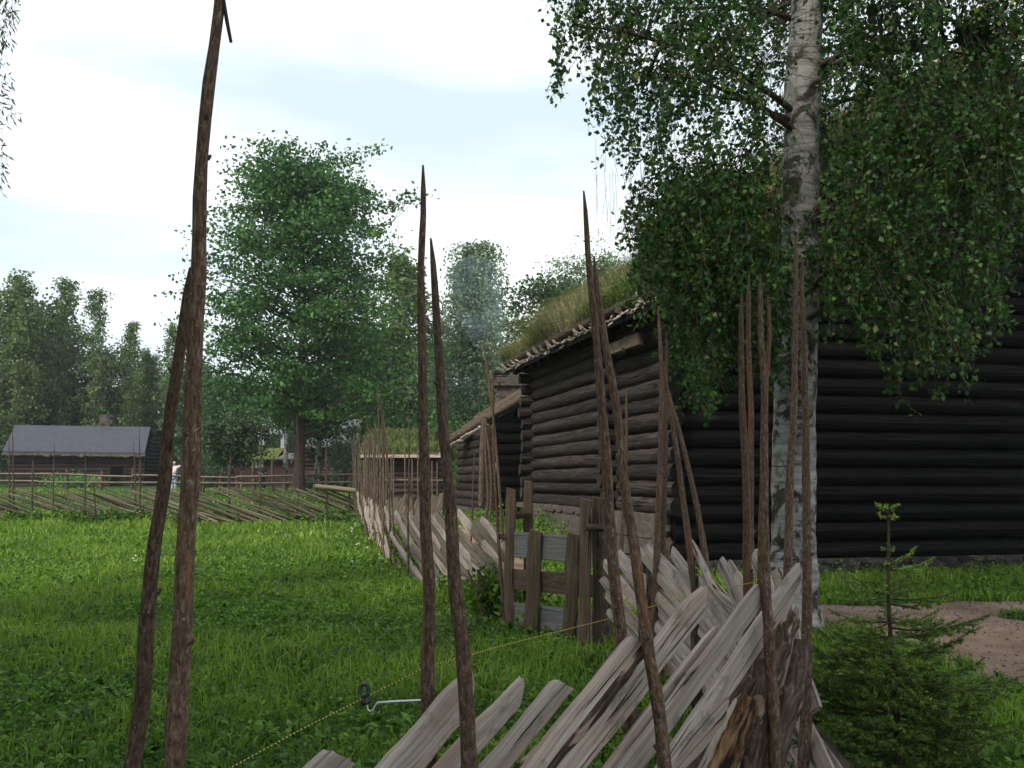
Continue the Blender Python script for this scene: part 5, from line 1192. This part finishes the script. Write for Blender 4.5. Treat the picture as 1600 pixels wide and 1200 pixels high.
# ------------------------------------------------------------------ young spruce in the right foreground
sp = thing("young_spruce", "small young spruce at the lower right with a bare leader and tufted tip", "tree", (1.97, 5.2, 0))
tb = MB(); nd = MB(); zt = P(1390, 795, 5.2)[2]
def spx(z): return np.array([P(1390, 900, 5.2)[0] + .012 * math.sin(z * 5), 5.2 + .01 * math.cos(z * 4), z])
zz = np.linspace(-.05, zt, 24); tube(tb, np.array([spx(z) for z in zz]), np.interp(zz, [0, zt], [.022, .004]), 8, .4, rough=.05)
NC = []; ND = []; NR_ = []
def needles(p0_, p1_, dens=620, ln=.014, rn=.4, allround=False):
    d = p1_ - p0_; L_ = np.linalg.norm(d); d /= L_ + 1e-9; m_ = max(3, int(L_ * dens)); u = rng.random(m_)[:, None]
    k = rng.normal(0, 1, (m_, 3)); k[:, 2] = k[:, 2] * .6 + .15; k -= (k @ d)[:, None] * d; k /= np.linalg.norm(k, axis=1)[:, None]
    NC.append(p0_ + u * (p1_ - p0_)); ND.append(k * .9 + d * .75); NR_.append(np.clip(rn + rng.normal(0, .12, m_), 0, 1))
def branch(o, d, L_, tone, depth=0):
    n_ = 7; t = np.linspace(0, 1, n_)[:, None]; sag = -.10 * L_ if depth == 0 else -.04 * L_
    p = o + d * L_ * t + np.array([0, 0, 1]) * sag * 4 * t * (1 - t) * 0.6 + np.array([0, 0, 1]) * (.08 * L_ * t ** 3) + rng.normal(0, .006, (n_, 3)) * t
    tube(tb, p, np.linspace(.006 if depth == 0 else .003, .0012, n_), 5, .3, cap=False)
    st_ = 1 if depth == 0 else 0
    for i in range(st_, n_ - 1): needles(p[i], p[i + 1], 760, rn=tone + (.35 if i > n_ - 3 and depth > 0 else 0))
    if depth < 2 and L_ > .07:
        m_ = int(L_ / .042)
        for k in range(m_):
            u = .2 + .75 * (k + rng.random() * .5) / m_; q_ = np.array([np.interp(u, t[:, 0], p[:, i]) for i in range(3)]); side = np.cross(d, [0, 0, 1]); side /= np.linalg.norm(side) + 1e-9; sg = 1 if k % 2 else -1
            d2 = d * .75 + side * sg * .75 + rng.normal(0, .12, 3) + [0, 0, -.08]; d2 /= np.linalg.norm(d2); branch(q_, d2, L_ * (1.02 - u) * rng.uniform(.45, .62), tone, depth + 1)
whorls = [(zt - .005, .06, 5, .9), (zt - .05, .05, 3, .85), (1.24, .045, 2, .7), (1.16, .05, 3, .8), (1.02, .24, 5, .45), (.97, .22, 3, .4), (.88, .30, 5, .35), (.80, .36, 6, .35), (.71, .42, 7, .3), (.66, .44, 5, .35), (.62, .48, 7, .3), (.53, .52, 8, .3), (.47, .52, 6, .3), (.42, .56, 8, .25), (.34, .58, 8, .25), (.24, .56, 6, .2), (.14, .5, 5, .2)]
for z, L_, n_, tone in whorls:
    a0 = rng.random() * 6.28
    for k in range(n_):
        a = a0 + k * 6.28 / n_ + rng.normal(0, .2); el = .28 if z > 1.0 else .12; d = np.array([math.cos(a), math.sin(a), el + rng.normal(0, .1)]); d /= np.linalg.norm(d)
        branch(spx(z), d, L_ * rng.uniform(.75, 1.15), tone + rng.normal(0, .08))
branch(spx(1.14), np.array([.93, .1, .15]), .26, .75); branch(spx(1.17), np.array([.8, -.2, .45]), .16, .8); branch(spx(1.0), np.array([.95, -.2, .08]), .36, .45); branch(spx(.85), np.array([.97, -.2, .1]), .5, .4); branch(spx(.6), np.array([.97, -.1, -.05]), .66, .35); branch(spx(.62), np.array([-.97, -.2, .0]), .55, .4); branch(spx(.78), np.array([-.9, .1, .12]), .5, .35)
tube(tb, np.array([spx(1.0) + [-.02, 0, 0], P(1345, 940, 5.1), P(1315, 900, 5.1)]), [.004, .003, .002], 5, 1.0)
needles(spx(1.0), spx(zt), 260, rn=.4)
NC = np.concatenate(NC); ND = np.concatenate(ND); NR_ = np.concatenate(NR_); m_ = len(NC); quads(nd, NC, ND, rng.uniform(.013, .020, m_), .0016, NR_, fold=.1)
tb.build("trunk", M['stake_old'], sp); nd.build("needles", M['spruce'], sp, smooth=False); print("needles", m_)

# weeds: tall plants along fences and walls (stuff)
mb = MB()
def weeds(cx, cy, sx, sy, n_, h_, leaf):
    x = rng.normal(cx, sx, n_); y = rng.normal(cy, sy, n_); k = (offpath(x, y) > 0) & ~inbarn(x, y); x, y = x[k], y[k]
    for a, b in zip(x, y):
        g_ = gz(a, b); hh = h_ * rng.uniform(.5, 1.2); m_ = 14; u = rng.random(m_); c = np.stack([a + rng.normal(0, .04, m_), b + rng.normal(0, .04, m_), g_ + u * hh], 1)
        quads(mb, c, rng.normal(0, 1, (m_, 3)) * [1, 1, .5] + [0, 0, .4], leaf * rng.uniform(.6, 1.3, m_) * (1.2 - u * .5), leaf * .3)
for t in np.linspace(0, 1, 40):
    x = -5.6 + 5.6 * t; y = 37 - 26 * t + .1; px_ = 800 + x / y * F; weeds(x + .1, y, .25, .5, 10, .4, .10)
for t in np.linspace(0, 1, 50): weeds(-20 + 14.5 * t, 37.4, .3, .3, 8, .45, .16)
weeds(.55, 20.5, .35, 1.2, 90, .75, .10); weeds(.0, 23.5, .5, 1.5, 60, .6, .10); weeds(-1.2, 29, .6, 2, 60, .5, .12); weeds(6.4, 11.2, .5, .5, 130, .3, .07); weeds(2.3, 4.2, .35, .3, 60, .28, .07); weeds(1.5, 17.2, .6, .4, 40, .4, .08)
weeds(-.9, 12.9, .4, .5, 20, .35, .08); weeds(5.5, 16.2, 3, .25, 60, .3, .06)
struct(mb.build("weeds", M['herb'], smooth=False), "stuff")

# ------------------------------------------------------------------ people far off
def person(label, px, Y_, hgt, pose, top_m, leg_m, hair_m, rz_=0):
    b = P(px, 750, Y_); g_ = gz(b[0], Y_); k = hgt / 1.75
    t = bpy.data.objects.new("person", None); OFF[t.name] = (0, 0, 0)
    J = dict(pel=(0, 0, .95), che=(0, 0, 1.28), nec=(0, 0, 1.47), hea=(0, .0, 1.62), hd2=(0, 0, 1.70), lh=(-.1, 0, .9), lk=(-.12, .02, .5), lf=(-.13, 0, .06), lt=(-.13, .13, .03), rh=(.1, 0, .9), rk=(.12, -.02, .5), rf=(.13, .03, .06), rt=(.13, .16, .03),
             ls=(-.19, 0, 1.42), le=(-.25, .0, 1.15), lw=(-.24, .08, .92), ld=(-.24, .1, .84), rs=(.19, 0, 1.42), re=(.25, 0, 1.15), rw=(.24, .08, .92), rd=(.24, .1, .84))
    J.update(pose); names = list(J); idx = {n_: i for i, n_ in enumerate(names)}
    rad = dict(pel=.15, che=.15, nec=.055, hea=.085, hd2=.07, lh=.09, lk=.06, lf=.045, lt=.035, rh=.09, rk=.06, rf=.045, rt=.035, ls=.06, le=.042, lw=.03, ld=.035, rs=.06, re=.042, rw=.03, rd=.035)
    E_ = [("pel", "che"), ("che", "nec"), ("nec", "hea"), ("hea", "hd2"), ("pel", "lh"), ("lh", "lk"), ("lk", "lf"), ("lf", "lt"), ("pel", "rh"), ("rh", "rk"), ("rk", "rf"), ("rf", "rt"), ("che", "ls"), ("ls", "le"), ("le", "lw"), ("lw", "ld"), ("che", "rs"), ("rs", "re"), ("re", "rw"), ("rw", "rd")]
    def skin(nm, keepn, infl, mat, par):
        ks = [n_ for n_ in names if n_ in keepn]; me = bpy.data.meshes.new(nm); ix = {n_: i for i, n_ in enumerate(ks)}
        me.from_pydata([tuple(c * k for c in J[n_]) for n_ in ks], [(ix[a], ix[b_]) for a, b_ in E_ if a in ix and b_ in ix], []); me.materials.append(M[mat])
        o = bpy.data.objects.new(nm, me); SC.collection.objects.link(o); md = o.modifiers.new("skin", 'SKIN'); md.use_smooth_shade = True
        me.skin_vertices.new() if not me.skin_vertices else None
        for i, n_ in enumerate(ks):
            me.skin_vertices[0].data[i].radius = ((rad[n_] + infl) * k,) * 2; me.skin_vertices[0].data[i].use_root = (i == 0)
        s2 = o.modifiers.new("sub", 'SUBSURF'); s2.levels = 2; s2.render_levels = 2
        if par: o.parent = par
        return o
    body = skin("person", set(names), 0, 'skin', None); body.location = (b[0], Y_, g_); body.rotation_euler = (0, 0, rz_)
    tag(body, label, "person")
    skin("shirt", {"pel", "che", "ls", "le", "rs", "re"}, .06, top_m, body); skin("trousers", {"pel", "lh", "lk", "lf", "rh", "rk", "rf"}, .045, leg_m, body)
    mb = MB(); c = np.array(J["hd2"]) * k; th = np.linspace(0, 6.283, 13)[:-1]; V = []
    for la in np.linspace(-.1, 1.5, 6):
        for t_ in th: V.append([c[0] + .105 * k * math.cos(la) * math.cos(t_), c[1] - .02 + .115 * k * math.cos(la) * math.sin(t_), c[2] - .01 + .10 * k * math.sin(la)])
    mb.add(V, [[a * 12 + j, a * 12 + (j + 1) % 12, (a + 1) * 12 + (j + 1) % 12, (a + 1) * 12 + j] for a in range(5) for j in range(12)]); mb.build("hair", M[hair_m], body)
    return body
person("fair-haired person in a pale top reaching up beside the tall stakes, behind the rails", 272, 62, 1.75, dict(re=(.38, .1, 1.5), rw=(.6, .15, 1.62), rd=(.68, .17, 1.7), le=(-.12, .3, 1.2), lw=(.05, .45, 1.15), ld=(.1, .52, 1.12)), 'shirt_w', 'cloth_l', 'hair', rz_=R(-20))
person("dark-clothed person standing in front of the red-brown outbuilding", 410, 66, 1.72, {}, 'cloth_d', 'cloth_d', 'hair_d', R(160))

# ------------------------------------------------------------------ chimney smoke (a volume) 
mb = MB(); nn = 18; th = np.linspace(0, 2 * math.pi, 17)[:-1]; V = []
cpx = np.interp(np.linspace(0, 1, nn), [0, .15, .45, 1], [783, 770, 752, 742]); cpy = np.linspace(578, 400, nn)
for i in range(nn):
    c = P(cpx[i], cpy[i], 32.5 + 1.2 * i / nn); f = i / (nn - 1); r = .25 + 1.0 * f ** .7
    if f > .8: r *= math.sqrt(max(.02, 1 - ((f - .8) / .2) ** 2))
    for t_ in th: V.append([c[0] + r * math.cos(t_), c[1] + r * math.sin(t_), c[2]])
V += [P(cpx[0], cpy[0], 32.5), P(cpx[-1], cpy[-1], 33.7)]
q = [[a * 16 + j, a * 16 + (j + 1) % 16, (a + 1) * 16 + (j + 1) % 16, (a + 1) * 16 + j] for a in range(nn - 1) for j in range(16)]
t3 = [[(j + 1) % 16, j, nn * 16] for j in range(16)] + [[(nn - 1) * 16 + j, (nn - 1) * 16 + (j + 1) % 16, nn * 16 + 1] for j in range(16)]
mb.add(V, q, t=t3)
sm_m = bpy.data.materials.new("chimney_smoke"); sm_m.use_nodes = True; nt = sm_m.node_tree; nt.nodes.remove(nt.nodes["Principled BSDF"])
pv = nt.nodes.new("ShaderNodeVolumePrincipled"); pv.inputs["Color"].default_value = (.62, .78, 1, 1); nt.links.new(pv.outputs[0], nt.nodes["Material Output"].inputs["Volume"])
nz = nt.nodes.new("ShaderNodeTexNoise"); nz.inputs["Scale"].default_value = 1.1; nz.inputs["Detail"].default_value = 3; tcn = nt.nodes.new("ShaderNodeNewGeometry"); nt.links.new(tcn.outputs["Position"], nz.inputs[0])
mr = nt.nodes.new("ShaderNodeMapRange"); mr.inputs[1].default_value = .42; mr.inputs[2].default_value = .7; mr.inputs[3].default_value = 0; mr.inputs[4].default_value = .11; nt.links.new(nz.outputs[0], mr.inputs[0]); nt.links.new(mr.outputs[0], pv.inputs["Density"])
struct(mb.build("smoke", sm_m), "stuff")

# ------------------------------------------------------------------ haze: one closed box of thin air round everything
mb = MB(); box(mb, [0, 110, 20], [330, 0, 0], [0, 230, 0], [0, 0, 27]); 
hm = bpy.data.materials.new("haze"); hm.use_nodes = True; nt = hm.node_tree; nt.nodes.remove(nt.nodes["Principled BSDF"])
pv = nt.nodes.new("ShaderNodeVolumePrincipled"); pv.inputs["Color"].default_value = (.9, .95, 1, 1); pv.inputs["Density"].default_value = 0.00035
nt.links.new(pv.outputs[0], nt.nodes["Material Output"].inputs["Volume"])
struct(mb.build("haze", hm, smooth=False), "stuff")
